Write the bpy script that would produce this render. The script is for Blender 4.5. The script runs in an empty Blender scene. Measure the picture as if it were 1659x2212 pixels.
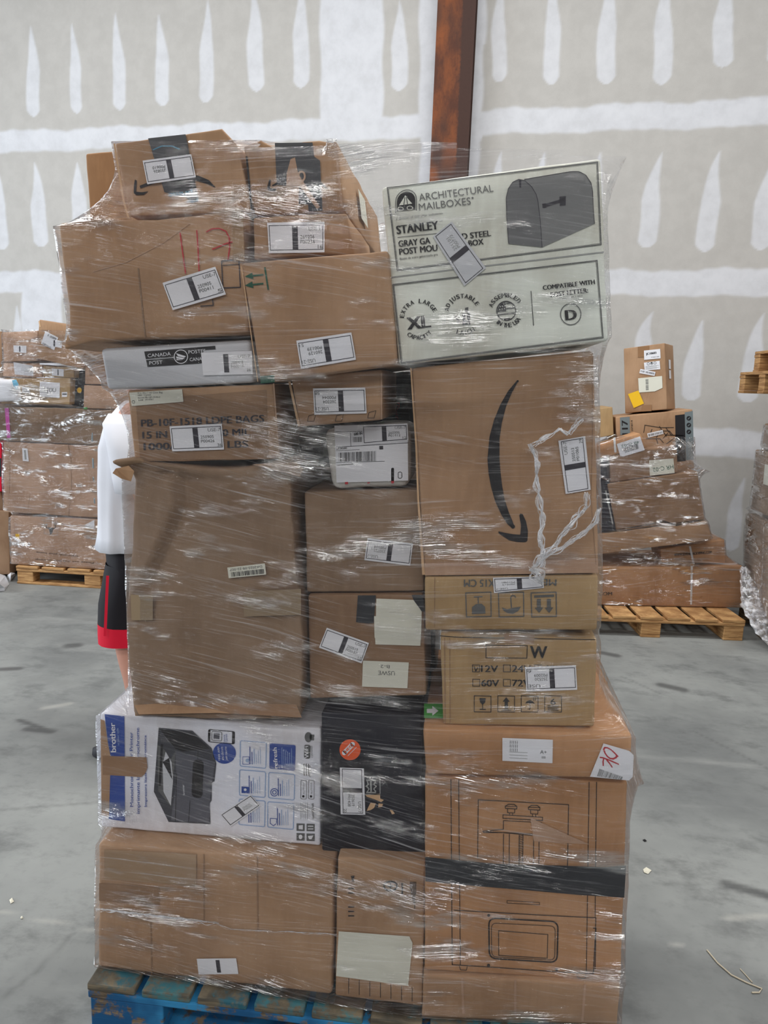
import bpy, math, random
import numpy as np
from math import sin, cos, tan, pi, radians, atan, sqrt
from mathutils import Vector, Matrix, noise as mnoise
from mathutils.geometry import tessellate_polygon

sc = bpy.context.scene
col = sc.collection

# ------------------------------------------------------------------ camera
F = 1600.0
CX, CY = 829.5, 1106.0
CAM = np.array([.23, -1.49, 1.6])
PSI, PIT, ROL = radians(6.3), radians(9.8), .03
fwd = np.array([-sin(PSI)*cos(PIT), cos(PSI)*cos(PIT), -sin(PIT)])
r0 = np.array([cos(PSI), sin(PSI), 0.])
u0 = np.cross(r0, fwd)
RGT = r0*cos(ROL) + u0*sin(ROL)
UPV = u0*cos(ROL) - r0*sin(ROL)
cam = bpy.data.cameras.new('camera'); cam_o = bpy.data.objects.new('camera', cam)
cam.sensor_fit = 'VERTICAL'; cam.sensor_height = 36.0; cam.lens = 36.0*F/2212.0
cam.clip_start = .05; cam.clip_end = 100
cam_o.matrix_world = Matrix(((RGT[0], UPV[0], -fwd[0], CAM[0]), (RGT[1], UPV[1], -fwd[1], CAM[1]),
                             (RGT[2], UPV[2], -fwd[2], CAM[2]), (0, 0, 0, 1)))
col.objects.link(cam_o); sc.camera = cam_o

# ------------------------------------------------------------------ light
sc.view_settings.view_transform = 'Standard'; sc.view_settings.look = 'None'
sc.view_settings.gamma = 1.0; sc.view_settings.exposure = -.45
w = bpy.data.worlds.new('hall_ambient'); sc.world = w; w.use_nodes = True
bg = w.node_tree.nodes['Background']; bg.inputs[0].default_value = (.86, .9, 1, 1); bg.inputs[1].default_value = .22

def area(name, loc, aim, sx, sy, power, color):
    l = bpy.data.lights.new(name, 'AREA'); l.shape = 'RECTANGLE'; l.size = sx; l.size_y = sy
    l.energy = power; l.color = color
    o = bpy.data.objects.new(name, l); col.objects.link(o); o.location = loc
    o.rotation_euler = (Vector(aim)-Vector(loc)).to_track_quat('-Z', 'Y').to_euler()
    return o
for (x, y, ln, pw) in ((-3.6, 1.7, 3.4, 250), (.6, 1.7, 3.4, 250), (5.4, -.3, 3.0, 260)):   # linear high-bay LED fixtures over the back bay
    area('high_bay_lamp', (x, y, 6.4), (x, y, 0), ln, .6, pw, (1, .98, .95))
for (x, y, z, ln, pw) in ((-3.4, -4.2, 5.4, 4.2, 130), (2.2, -4.2, 5.4, 4.2, 130), (-1., -7.6, 5.2, 9.0, 520)):   # and over the aisle behind the camera
    area('high_bay_lamp', (x, y, z), (x, y, 0), ln, .5, pw, (1, .98, .94))
area('dock_door_daylight', (-8.2, .9, 2.3), (0, .6, 1.2), 4.4, 3.8, 450, (.84, .92, 1))   # open dock door on the left

# ------------------------------------------------------------------ picking points: photo pixel -> point on a real surface
def ray(u, v): return fwd + RGT*((u-CX)/F) + UPV*((CY-v)/F)
def atg(u, v, z=0.):
    d = ray(u, v); return CAM + d*((z-CAM[2])/d[2])
def proj(P):
    d = np.array(P)-CAM; k = np.dot(d, fwd); return (CX+F*np.dot(d, RGT)/k, CY-F*np.dot(d, UPV)/k)
class Plane:
    """vertical plane through (xr, y0), turned by yaw about z"""
    def __init__(s, y0, yaw=0., xr=0.):
        a = radians(yaw); s.n = np.array([-sin(a), cos(a), 0.]); s.p = np.array([xr, y0, 0.])
    def at(s, u, v, off=0.):
        d = ray(u, v); return CAM + d*((np.dot(s.p - CAM, s.n) - off)/np.dot(d, s.n))

# ------------------------------------------------------------------ materials
def lin(c):
    c = c/255.0
    return c/12.92 if c <= .04045 else ((c+.055)/1.055)**2.4
def rgb(r, g, b): return (lin(r), lin(g), lin(b), 1)
class NT:
    def __init__(s, name):
        s.m = bpy.data.materials.new(name); s.m.use_nodes = True; s.t = s.m.node_tree; s.t.nodes.clear()
        s.out = s.t.nodes.new('ShaderNodeOutputMaterial')
    def n(s, typ, **kw):
        nd = s.t.nodes.new('ShaderNode'+typ)
        for k, v in kw.items():
            if k.startswith('i_'):
                key = k[2:]; key = int(key) if key.isdigit() else key.replace('_', ' ')
                s.set(nd.inputs[key], v)
            else: setattr(nd, k, v)
        return nd
    def set(s, inp, v):
        if hasattr(v, 'is_linked') or isinstance(v, bpy.types.NodeSocket): s.t.links.new(v, inp)
        else: inp.default_value = v
    def math(s, op, a, b=0., clamp=False):
        nd = s.n('Math', operation=op, use_clamp=clamp); s.set(nd.inputs[0], a); s.set(nd.inputs[1], b); return nd.outputs[0]
    def mix(s, f, a, b, typ='MIX'):
        nd = s.n('MixRGB', blend_type=typ); s.set(nd.inputs[0], f); s.set(nd.inputs[1], a); s.set(nd.inputs[2], b); return nd.outputs[0]
    def ramp(s, f, lo, hi, a=0., b=1.):
        nd = s.n('MapRange', interpolation_type='SMOOTHSTEP'); s.set(nd.inputs[0], f)
        for i, v in ((1, lo), (2, hi), (3, a), (4, b)): nd.inputs[i].default_value = v
        return nd.outputs[0]
    def noise(s, vec, scale, detail=2., rough=.5, mul=None):
        if mul is not None:
            mp = s.n('Mapping'); s.set(mp.inputs[0], vec); mp.inputs['Scale'].default_value = mul; vec = mp.outputs[0]
        nd = s.n('TexNoise'); s.set(nd.inputs['Vector'], vec); nd.inputs['Scale'].default_value = scale
        nd.inputs['Detail'].default_value = detail; nd.inputs['Roughness'].default_value = rough
        return nd.outputs[0]
    def pbr(s, color, rough=.6, spec=.4, bump=None, bs=.2, bd=.002, metal=0.):
        b = s.n('BsdfPrincipled'); s.set(b.inputs['Base Color'], color); s.set(b.inputs['Roughness'], rough)
        b.inputs['Specular IOR Level'].default_value = spec; b.inputs['Metallic'].default_value = metal
        if bump is not None:
            bn = s.n('Bump', i_Strength=bs, i_Distance=bd); s.set(bn.inputs['Height'], bump); s.t.links.new(bn.outputs[0], b.inputs['Normal'])
        s.t.links.new(b.outputs[0], s.out.inputs[0]); return b
    def obj(s): return s.n('TexCoord').outputs['Object']

def flat(name, c, rough=.6, spec=.35):
    t = NT(name); co = t.obj(); nz = t.noise(co, 14, 3)
    t.pbr(t.mix(.10, c, t.mix(t.ramp(nz, .3, .7), (c[0]*.7, c[1]*.7, c[2]*.7, 1), c)), rough, spec); return t.m
def cardboard(name, c, patch=.18, rough=.78):
    t = NT(name); co = t.obj()
    big = t.noise(co, 5, 3); fib = t.noise(co, 60, 4, .6, (1, 1, .25)); flute = t.noise(co, 90, 1, .5, (1, 1, .02))
    d = (c[0]*.78, c[1]*.74, c[2]*.70, 1); l = (min(1, c[0]*1.12), c[1]*1.12, c[2]*1.1, 1)
    k = t.mix(t.ramp(big, .35, .68), d, c); k = t.mix(t.math('MULTIPLY', t.ramp(fib, .4, .75), .35), k, l)
    k = t.mix(t.math('MULTIPLY', t.ramp(flute, .55, .7), patch), k, d)
    t.pbr(k, rough, .3, t.math('ADD', t.math('MULTIPLY', big, 2.), t.math('MULTIPLY', flute, .15)), .25, .004); return t.m

M = {}
M['card'] = cardboard('kraft_cardboard', rgb(178, 144, 113))
M['card_d'] = cardboard('dark_kraft_cardboard', rgb(152, 122, 96))
M['card_o'] = cardboard('orange_kraft_cardboard', rgb(190, 146, 107))
M['card_y'] = cardboard('yellow_kraft_cardboard', rgb(178, 150, 110))
M['card_p'] = cardboard('pinkish_kraft_cardboard', rgb(190, 158, 134))
M['card_g'] = cardboard('greyed_kraft_cardboard', rgb(150, 126, 104))
M['edge'] = cardboard('worn_cardboard_edge', rgb(214, 178, 140))
M['white_card'] = cardboard('greenish_white_carton', rgb(236, 241, 232), .06, .55)
M['print_card'] = cardboard('white_printed_carton', rgb(236, 238, 248), .05, .45)
M['black_card'] = cardboard('black_carton', rgb(34, 34, 44), .2, .45)
M['grey_mail'] = flat('grey_mailer_paper', rgb(204, 206, 211), .4)
M['white_mail'] = flat('white_poly_mailer', rgb(214, 212, 206), .4)
M['bag_gap_black'] = flat('black_bag_and_gap_shade', rgb(24, 25, 30), .35)  # poly bag black, also the painted shade of the gap fillers
M['paper'] = flat('label_paper', rgb(232, 233, 238), .5)
M['paper_o'] = flat('aged_label_paper', rgb(222, 222, 208), .55)
M['ink'] = flat('black_ink', rgb(34, 33, 36), .6)
M['ink_b'] = flat('brown_black_ink', rgb(52, 44, 40), .7)
M['ink_g'] = flat('grey_ink', rgb(112, 112, 112), .6)
M['ink_l'] = flat('light_grey_ink', rgb(158, 160, 158), .6)
M['ink_m'] = flat('mid_grey_print', rgb(96, 97, 97), .6)
M['mailg'] = flat('grey_photo_ink', rgb(128, 129, 129), .6)
M['mailf'] = flat('dark_grey_photo_ink', rgb(112, 113, 114), .6)
M['bar'] = flat('label_bar_ink', rgb(54, 52, 60), .5)
M['red_ink'] = flat('red_marker_ink', rgb(186, 44, 56), .6)
M['green_ink'] = flat('green_ink', rgb(24, 84, 62), .6)
M['lgreen'] = flat('bright_green_sticker', rgb(74, 160, 70), .5)
M['blue'] = flat('blue_print', rgb(46, 76, 156), .5)
M['blue_l'] = flat('pale_blue_print', rgb(150, 176, 214), .5)
M['cyan'] = flat('cyan_tape_print', rgb(84, 150, 180), .5)
M['orange'] = flat('orange_sticker', rgb(240, 98, 48), .45)
M['yellow'] = flat('yellow_note', rgb(238, 190, 30), .6)
M['pink'] = flat('pink_tape', rgb(226, 90, 190), .4)
M['red'] = flat('red_cloth', rgb(226, 22, 56), .8)
M['print_dark'] = flat('dark_grey_print', rgb(66, 67, 74), .5)
M['print_mid'] = flat('grey_photo_print', rgb(92, 93, 102), .5)
M['tape'] = flat('black_tape', rgb(38, 40, 46), .3, .5)
M['tape_b'] = flat('brown_packing_tape', rgb(152, 116, 84), .22, .5)
M['tape_c'] = flat('clear_packing_tape', rgb(164, 136, 106), .15, .6)
M['tape_g'] = flat('dull_clear_tape', rgb(152, 132, 106), .25, .5)
M['strap'] = flat('white_plastic_strap', rgb(222, 222, 222), .35)
M['bluegrey'] = flat('blue_grey_print', rgb(118, 130, 134), .6)
M['skin'] = flat('skin', rgb(214, 158, 138), .5)
M['hair'] = flat('dark_hair', rgb(34, 28, 24), .6)
M['shirt'] = flat('white_cotton', rgb(236, 238, 246), .85, .2)
M['shorts'] = flat('black_sports_cloth', rgb(24, 21, 28), .7)
M['shoe'] = flat('dark_shoe_rubber', rgb(40, 40, 46), .6)
M['scrap'] = flat('scrap_paper', rgb(226, 222, 204), .7)
M['straw'] = flat('pale_twine', rgb(186, 176, 156), .8)
M['crumple'] = flat('white_crumpled_plastic', rgb(245, 246, 250), .3, .6)
M['lblue'] = flat('light_blue_plastic', rgb(120, 196, 226), .4)

def wood(name, c, d, paint=None):
    t = NT(name); co = t.obj()
    g = t.noise(co, 26, 5, .65, (.35, .35, 4)); g2 = t.noise(co, 4, 3)
    k = t.mix(t.ramp(g, .35, .7), d, c); k = t.mix(t.math('MULTIPLY', t.ramp(g2, .5, .75), .5), k, d)
    if paint:
        a = t.noise(co, 9, 6, .7); b = t.noise(co, 40, 4, .7)
        f = t.ramp(t.math('ADD', t.math('MULTIPLY', a, .7), t.math('MULTIPLY', b, .3)), *paint[1])
        sh = t.mix(t.ramp(t.noise(co, 6, 3), .4, .62), paint[0], paint[2]); k = t.mix(f, k, sh)
    t.pbr(k, .75, .3, g, .4, .003); return t.m
M['wood'] = wood('pallet_wood', rgb(206, 164, 112), rgb(150, 110, 70))
M['wood_g'] = wood('weathered_pallet_wood', rgb(150, 128, 98), rgb(96, 80, 62))
M['wood_b'] = wood('blue_painted_wood', rgb(140, 122, 98), rgb(70, 62, 54), (rgb(24, 82, 128), (.42, .50), rgb(52, 134, 184)))
M['wood_t'] = wood('worn_blue_deck_wood', rgb(124, 112, 92), rgb(74, 70, 62), (rgb(44, 92, 106), (.46, .58), rgb(66, 116, 122)))

# concrete
t = NT('concrete'); co = t.obj()
a = t.noise(co, .9, 5, .6); b = t.noise(co, 3.2, 6, .68, (1, 1.6, 1)); c = t.noise(co, 26, 4, .6); st = t.noise(co, 1.5, 6, .6, (.5, 2.2, 1))
k = t.mix(t.ramp(a, .32, .68), rgb(112, 115, 115), rgb(148, 151, 149))
k = t.mix(t.math('MULTIPLY', t.ramp(b, .48, .72), .65), k, rgb(88, 90, 90))
k = t.mix(t.math('MULTIPLY', t.ramp(st, .55, .74), .45), k, rgb(170, 172, 169))
k = t.mix(t.math('MULTIPLY', t.ramp(c, .5, .8), .25), k, rgb(92, 94, 95))
at_ = t.n('Attribute', attribute_name='stain')
k = t.mix(at_.outputs['Fac'], k, rgb(58, 59, 60))
lt = t.n('Attribute', attribute_name='scratch'); k = t.mix(lt.outputs['Fac'], k, rgb(196, 194, 186))
t.pbr(k, t.ramp(b, .3, .7, .5, .75), .4, b, .15, .002); M['concrete'] = t.m
# drywall: grey paper and white joint compound (mask stored on the wall mesh)
t = NT('drywall'); co = t.obj(); at_ = t.n('Attribute', attribute_name='compound'); nz = t.noise(co, 9, 5, .6); sp = t.noise(co, 180, 2)
pp = t.mix(t.ramp(nz, .3, .7), rgb(187, 185, 181), rgb(194, 192, 188)); cc = t.mix(t.ramp(nz, .3, .7), rgb(211, 213, 218), rgb(220, 222, 227))
pp = t.mix(t.math('MULTIPLY', t.ramp(sp, .5, .8), .12), pp, rgb(150, 148, 142))
f = t.math('MULTIPLY', at_.outputs['Fac'], t.ramp(nz, .2, .5, .86, 1.), True)
t.pbr(t.mix(f, pp, cc), .85, .2); M['drywall'] = t.m
# rust
t = NT('rusty_steel'); co = t.obj(); a = t.noise(co, 5, 5, .65, (1, 1, .35)); b = t.noise(co, 40, 4, .7); at2 = t.noise(co, 2.2, 3, .5, (1, 1, .5))
k = t.mix(t.ramp(a, .38, .62), rgb(84, 46, 30), rgb(134, 74, 36)); k = t.mix(t.ramp(at2, .52, .66), k, rgb(62, 42, 36))
sx = t.n('SeparateXYZ'); t.set(sx.inputs[0], co); k = t.mix(t.ramp(t.math('ADD', sx.outputs[0], t.math('MULTIPLY', b, .03)), .055, .075), k, rgb(66, 42, 34))
k = t.mix(t.math('MULTIPLY', t.ramp(b, .5, .75), .4), k, rgb(54, 34, 28)); t.pbr(k, .7, .4, b, .3, .003); M['rust'] = t.m

def film_mat(name, seed, gl=1., milk=1., sa=1., tilt=0., fs=1.):
    t = NT(name)
    uv = t.n('Attribute', attribute_name='filmco').outputs['Vector']
    sep = t.n('SeparateXYZ'); t.set(sep.inputs[0], uv)
    low = t.noise(uv, 1.7, 2, .5); low2 = t.noise(uv, 4.5, 3, .5, (.8, 1.5, 1))
    side = t.ramp(t.noise(uv, 1.0, 1, .5, (1.1, 2.6, 1)), .44, .56)
    def lay(tl, sd):
        vv = t.math('ADD', sep.outputs[1], t.math('ADD', t.math('MULTIPLY', low, .06), t.math('MULTIPLY', sep.outputs[0], tl)))
        cb = t.n('CombineXYZ'); t.set(cb.inputs[0], sep.outputs[0]); t.set(cb.inputs[1], vv); cb.inputs[2].default_value = seed+sd
        P = cb.outputs[0]
        return t.noise(P, 1., 3, .6, (2.2*fs, 100*fs, 1)), t.noise(P, 1., 2, .5, (8.*fs, 270*fs, 1)), t.noise(P, 1., 2, .5, (1.2*fs, 34*fs, 1))
    A_, B_ = lay(.17+tilt, 0.), lay(-.05+tilt, 5.)
    s1, s2, s3 = [t.mix(side, p, q) for p, q in zip(A_, B_)]
    wr = t.noise(uv, 34, 4, .6)
    reg = t.ramp(low2, .36, .64)
    h = t.math('ADD', t.math('MULTIPLY', s1, 1.), t.math('ADD', t.math('MULTIPLY', s2, .6), t.math('ADD', t.math('MULTIPLY', s3, 1.8), t.math('MULTIPLY', wr, .22))))
    clus = t.ramp(t.noise(uv, 1., 4, .65, (3.2, 10, 1)), .52, .66)
    h = t.math('MULTIPLY', h, t.math('ADD', t.math('MULTIPLY', reg, .75), .25))
    bn = t.n('Bump', i_Strength=1.*sa, i_Distance=.020/fs); t.set(bn.inputs['Height'], h)
    g = t.n('BsdfGlossy', i_Roughness=.10); g.inputs[0].default_value = (1, 1, 1, 1); t.t.links.new(bn.outputs[0], g.inputs['Normal'])
    tr = t.n('BsdfTransparent'); tr.inputs[0].default_value = (.97, .97, .98, 1)
    df = t.n('BsdfDiffuse'); df.inputs[0].default_value = (.86, .86, .9, 1)
    tl = t.n('BsdfTranslucent'); tl.inputs[0].default_value = (.86, .86, .9, 1)
    m0 = t.n('MixShader'); m0.inputs[0].default_value = .35; t.t.links.new(df.outputs[0], m0.inputs[1]); t.t.links.new(tl.outputs[0], m0.inputs[2])
    mk = t.math('MULTIPLY', t.ramp(s1, .56, .76), t.math('ADD', t.math('MULTIPLY', reg, .36*milk), .13*milk))
    mk = t.math('ADD', mk, t.math('MULTIPLY', t.ramp(s2, .54, .75), .18*milk))
    mk = t.math('ADD', mk, .015*milk, True)
    m1 = t.n('MixShader'); t.set(m1.inputs[0], mk); t.t.links.new(tr.outputs[0], m1.inputs[1]); t.t.links.new(m0.outputs[0], m1.inputs[2])
    lw = t.n('LayerWeight', i_Blend=.25)
    gf = t.math('ADD', t.math('MULTIPLY', lw.outputs['Fresnel'], 1.2*gl), t.math('MULTIPLY', clus, .44*gl), True)
    gf = t.math('MINIMUM', gf, .6)
    m2 = t.n('MixShader'); t.set(m2.inputs[0], gf); t.t.links.new(m1.outputs[0], m2.inputs[1]); t.t.links.new(g.outputs[0], m2.inputs[2])
    t.t.links.new(m2.outputs[0], t.out.inputs[0]); return t.m
M['film'] = film_mat('stretch_film', 0.)
M['film_far'] = film_mat('stretch_film_far', 3., 1.8, 1.2, 1., -.12, .45)
t = NT('bunched_film'); co = t.obj(); nz = t.noise(co, 90, 4, .65); st = t.noise(co, 30, 3)
bn = t.n('Bump', i_Strength=1., i_Distance=.004); t.set(bn.inputs['Height'], nz)
g = t.n('BsdfGlossy', i_Roughness=.12); t.t.links.new(bn.outputs[0], g.inputs['Normal'])
d = t.n('BsdfDiffuse'); d.inputs[0].default_value = (.9, .9, .94, 1); tr = t.n('BsdfTransparent')
m1 = t.n('MixShader'); t.set(m1.inputs[0], t.ramp(st, .35, .7, .12, .6)); t.t.links.new(tr.outputs[0], m1.inputs[1]); t.t.links.new(d.outputs[0], m1.inputs[2])
m2 = t.n('MixShader'); m2.inputs[0].default_value = .2; t.t.links.new(m1.outputs[0], m2.inputs[1]); t.t.links.new(g.outputs[0], m2.inputs[2])
t.t.links.new(m2.outputs[0], t.out.inputs[0]); M['bunch'] = t.m

# ------------------------------------------------------------------ mesh collecting
class MB:
    def __init__(s): s.v = []; s.f = []; s.m = []; s.sm = []; s.mats = []
    def mi(s, m):
        if m not in s.mats: s.mats.append(m)
        return s.mats.index(m)
    def add(s, vs, fs, m, smooth=False):
        o = len(s.v); i = s.mi(m); s.v += [tuple(map(float, v)) for v in vs]
        for f in fs: s.f.append(tuple(o+k for k in f)); s.m.append(i); s.sm.append(smooth)
    def build(s, name, root=None):
        me = bpy.data.meshes.new(name); loc = np.array(root.location) if root else np.zeros(3)
        if root is None and s.v:
            a = np.array(s.v); loc = np.array([a[:, 0].mean(), a[:, 1].mean(), a[:, 2].min()])
        me.from_pydata([tuple(np.array(v)-loc) for v in s.v], [], s.f)
        for m in s.mats: me.materials.append(M[m])
        me.polygons.foreach_set('material_index', s.m); me.polygons.foreach_set('use_smooth', s.sm); me.update()
        o = bpy.data.objects.new(name, me); col.objects.link(o)
        if root: o.parent = root
        else: o.location = loc
        return o
def tag(o, label=None, cat=None, group=None, kind=None):
    for k, v in (('label', label), ('category', cat), ('group', group), ('kind', kind)):
        if v: o[k] = v
    return o
def empty(name, loc, label, cat, group=None):
    o = bpy.data.objects.new(name, None); o.empty_display_size = .1; col.objects.link(o); o.location = tuple(map(float, loc))
    return tag(o, label, cat, group)

_tx = {}
def text_mesh(s):
    if s not in _tx:
        cu = bpy.data.curves.new('tmp', 'FONT'); cu.body = s; cu.size = 1; cu.resolution_u = 3; cu.fill_mode = 'FRONT'
        o = bpy.data.objects.new('tmp', cu); col.objects.link(o)
        dg = bpy.context.evaluated_depsgraph_get(); dg.update()
        me = o.evaluated_get(dg).to_mesh(); v = np.array([(p.co.x, p.co.y) for p in me.vertices]).reshape(-1, 2)
        f = [tuple(p.vertices) for p in me.polygons]; o.evaluated_get(dg).to_mesh_clear()
        bpy.data.objects.remove(o); bpy.data.curves.remove(cu)
        if len(v): v[:, 0] -= v[:, 0].min()
        _tx[s] = (v, f, v[:, 0].max() if len(v) else 1.)
    return _tx[s]

class Draw:
    """draws flat shapes, given in photo pixels, on a real plane"""
    def __init__(s, mb, plane, off=.0015): s.mb = mb; s.p = plane; s.o = off
    def poly(s, pts, m, do=0.):
        P = [s.p.at(u, v, s.o+do) for u, v in pts]
        if len(pts) > 4:
            tr = tessellate_polygon([[Vector((u, v, 0)) for u, v in pts]]); s.mb.add(P, [tuple(q) for q in tr], m)
        else: s.mb.add(P, [tuple(range(len(P)))], m)
    def line(s, pts, w, m, do=0., closed=False):
        n = len(pts); pts = [np.array(q, float) for q in pts]; L = []; Rr = []
        for i in range(n):
            a = pts[(i-1) % n] if (i > 0 or closed) else pts[i]; b = pts[(i+1) % n] if (i < n-1 or closed) else pts[i]
            d0 = pts[i]-a; d1 = b-pts[i]
            l0, l1 = np.linalg.norm(d0), np.linalg.norm(d1)
            d0 = d0/l0 if l0 > 0 else d1/max(l1, 1e-9); d1 = d1/l1 if l1 > 0 else d0
            t = d0+d1; t = t/max(np.linalg.norm(t), 1e-6); nn = np.array([-t[1], t[0]])
            k = 1/max(.4, abs(np.dot(nn, [-d0[1], d0[0]]))); ww = (w[i] if hasattr(w, '__len__') else w)/2*k
            L.append(pts[i]+nn*ww); Rr.append(pts[i]-nn*ww)
        P = [s.p.at(u, v, s.o+do) for u, v in L+Rr]
        s.mb.add(P, [(i, (i+1) % n, n+(i+1) % n, n+i) for i in range(n if closed else n-1)], m)
    def circ(s, c, rx, m, ry=None, do=0., ring=None, n=28, rot=0.):
        ry = ry or rx; q = [(c[0]+rx*cos(k*2*pi/n)*cos(rot)-ry*sin(k*2*pi/n)*sin(rot), c[1]+rx*cos(k*2*pi/n)*sin(rot)+ry*sin(k*2*pi/n)*cos(rot)) for k in range(n)]
        if ring: s.line(q, ring, m, do, True)
        else: s.poly(q, m, do)
    def text(s, txt, p0, p1, h, m, do=.0006, bold=0., flip=False):
        """baseline from p0 to p1 (px), capital height h px; flip mirrors the up direction"""
        v, f, wd = text_mesh(txt)
        if not len(v): return
        p0 = np.array(p0, float); p1 = np.array(p1, float); e = (p1-p0)/wd; n = np.linalg.norm(p1-p0)
        d = (p1-p0)/n; up = np.array([d[1], -d[0]])*(h/.70)*(-1 if flip else 1)
        for k in ([0.] if not bold else [-bold, bold]):
            P = []
            for x, y in v:
                q = p0+e*x+up*y+d*k; P.append(s.p.at(q[0], q[1], s.o+do+k*1e-6))
            s.mb.add(P, f, m)
    def arc(s, txt, c, r, a0, a1, h, m, inner=False, bold=.4, tilt=0.):
        n = len(txt)
        for i, ch in enumerate(txt):
            if ch == ' ': continue
            a = radians(a0+(a1-a0)*i/max(1, n-1)+tilt); wch = h*(.95 if ch in 'MW' else .35 if ch in 'IJ' else .72)
            px = np.array([c[0]+r*cos(a), c[1]-r*sin(a)]); d = np.array([sin(a), cos(a)])*(1 if not inner else -1)
            s.text(ch, px-d*wch/2, px+d*wch/2, h, m, bold=bold)
    def quad(s, q, a, b):  # bilinear in a pixel quad TL TR BR BL
        q = [np.array(k, float) for k in q]; return (q[0]*(1-a)+q[1]*a)*(1-b)+(q[3]*(1-a)+q[2]*a)*b

def rounded_grid(Lx, Lz, Ly, r, step):
    """closed box surface 0..Lx,0..Ly,0..Lz with rounded edges; returns verts (x,z,y order as a,b,c) and quads"""
    def cuts(L):
        n = max(2, int(round(L/step))); base = [r+(L-2*r)*i/n for i in range(n+1)]
        return [0., r*.35] + base + [L-r*.35, L]
    X, Z, Y = cuts(Lx), cuts(Lz), cuts(Ly); idx = {}; V = []; Q = []
    def vid(i, j, k):
        key = (i, j, k)
        if key not in idx:
            p = np.array([X[i], Z[j], Y[k]]); L = np.array([Lx, Lz, Ly]); c = np.clip(p, r, L-r); d = p-c; n = np.linalg.norm(d)
            if n > 1e-9: p = c+d/n*r
            idx[key] = len(V); V.append(p)
        return idx[key]
    nx, nz, ny = len(X)-1, len(Z)-1, len(Y)-1
    for i in range(nx):
        for j in range(nz):
            Q.append((vid(i, j, 0), vid(i+1, j, 0), vid(i+1, j+1, 0), vid(i, j+1, 0)))
            Q.append((vid(i, j, ny), vid(i, j+1, ny), vid(i+1, j+1, ny), vid(i+1, j, ny)))
    for i in range(nx):
        for k in range(ny):
            Q.append((vid(i, 0, k), vid(i, 0, k+1), vid(i+1, 0, k+1), vid(i+1, 0, k)))
            Q.append((vid(i, nz, k), vid(i+1, nz, k), vid(i+1, nz, k+1), vid(i, nz, k+1)))
    for j in range(nz):
        for k in range(ny):
            Q.append((vid(0, j, k), vid(0, j+1, k), vid(0, j+1, k+1), vid(0, j, k+1)))
            Q.append((vid(nx, j, k), vid(nx, j, k+1), vid(nx, j+1, k+1), vid(nx, j+1, k)))
    return np.array(V), Q

class Box:
    """a real carton: front face from four picked points on its plane, run back along +y by depth"""
    all = []; group = 'parcels stacked on the blue pallet'
    def __init__(s, stack, label, q, y0, depth, m='card', yaw=0., name='cardboard_box', cat='cardboard box', r=.006, step=.035,
                 bump=.002, warp=None, seed=None, shear=(0, 0), film=True, zbot=None):
        uc = sum(p[0] for p in q)/4; pl0 = Plane(y0); xr = pl0.at(uc, sum(p[1] for p in q)/4)[0]
        s.pl = Plane(y0, yaw, xr); s.q = q
        TL, TR, BR, BL = [s.pl.at(*p) for p in q]; 
        if zbot is not None: BL[2] = BR[2] = zbot
        s.c = (TL, TR, BR, BL); s.depth = depth
        dv = np.array([shear[0], 1, shear[1]])*depth
        zb = min(TL[2], TR[2], BL[2], BR[2]); base = (BL+BR)/2+dv/2; base[2] = zb
        s.root = empty(name, base, label, cat, Box.group); s.mb = MB(); s.d = Draw(s.mb, s.pl); s.done = False
        Lx = (np.linalg.norm(TR-TL)+np.linalg.norm(BR-BL))/2; Lz = (np.linalg.norm(TL-BL)+np.linalg.norm(TR-BR))/2
        V, Q = rounded_grid(Lx, Lz, depth, min(r, Lx*.2, Lz*.2), max(step, Lx/40)); sd = seed if seed is not None else len(Box.all)*7.3
        out = []
        for x, z, y in V:
            a, b, c = x/Lx, z/Lz, y/depth
            p = (BL*(1-a)+BR*a)*(1-b)+(TL*(1-a)+TR*a)*b + dv*c
            e = min(a*Lx, (1-a)*Lx, b*Lz, (1-b)*Lz); k = min(1, max(0, e/.05))
            nz = mnoise.noise(Vector((x*7+sd, z*7, y*7)))
            if y < depth*.5: p = p+np.array([0, 1, 0])*max(0, nz)*bump*k
            ee = mnoise.noise(Vector((x*16+sd, z*16+3, y*11)))*bump*.7*(1-k); p = p+np.array([ee, 0, ee])
            if warp: p = p+np.array(warp(a, b, c))
            out.append(p)
        s.mb.add(out, Q, m, True); s.size = (Lx, depth, Lz)
        if film and stack is not None: stack.append((TL, TR, BR, BL, depth, y0))
        Box.all.append(s); s.label = label
    def part(s, name, draw, off=.003, label=None):
        mb = MB(); draw(Draw(mb, s.pl, off)); o = mb.build(name, s.root)
        if label: o['label'] = label
        return o
    def finish(s):
        if s.done: return
        s.done = True; s.body = s.mb.build('carton_body', s.root)

def use_label(box, q, code, a, b, n, off=.0032, border=True, faint=False, paper='paper'):
    """white inventory sticker; the coded square is left blank"""
    ink = 'ink_l' if faint else 'ink_m'
    def dr(d):
        d.poly(q, paper); P = lambda x, y: tuple(d.quad(q, x, y))
        if border: d.line([P(.03, .1), P(.97, .1), P(.97, .9), P(.03, .9)], 1.4, 'bar', .0004, True)
        d.poly([P(.43, .1), P(.53, .1), P(.53, .9), P(.43, .9)], 'bar', .0005)
        hq = np.linalg.norm(np.array(q[3], float)-np.array(q[0], float))
        if code: d.text(code, P(.72, .28), P(.96, .28), hq*.13, 'ink_g' if not faint else ink)
        d.text(a, P(.57, .54), P(.82, .54), hq*.12, ink); d.text(b, P(.57, .70), P(.83, .70), hq*.12, ink)
        d.text(n, P(.88, .87), P(.96, .87), hq*.12, ink)
    return box.part('shipping_label', dr, off)
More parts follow.
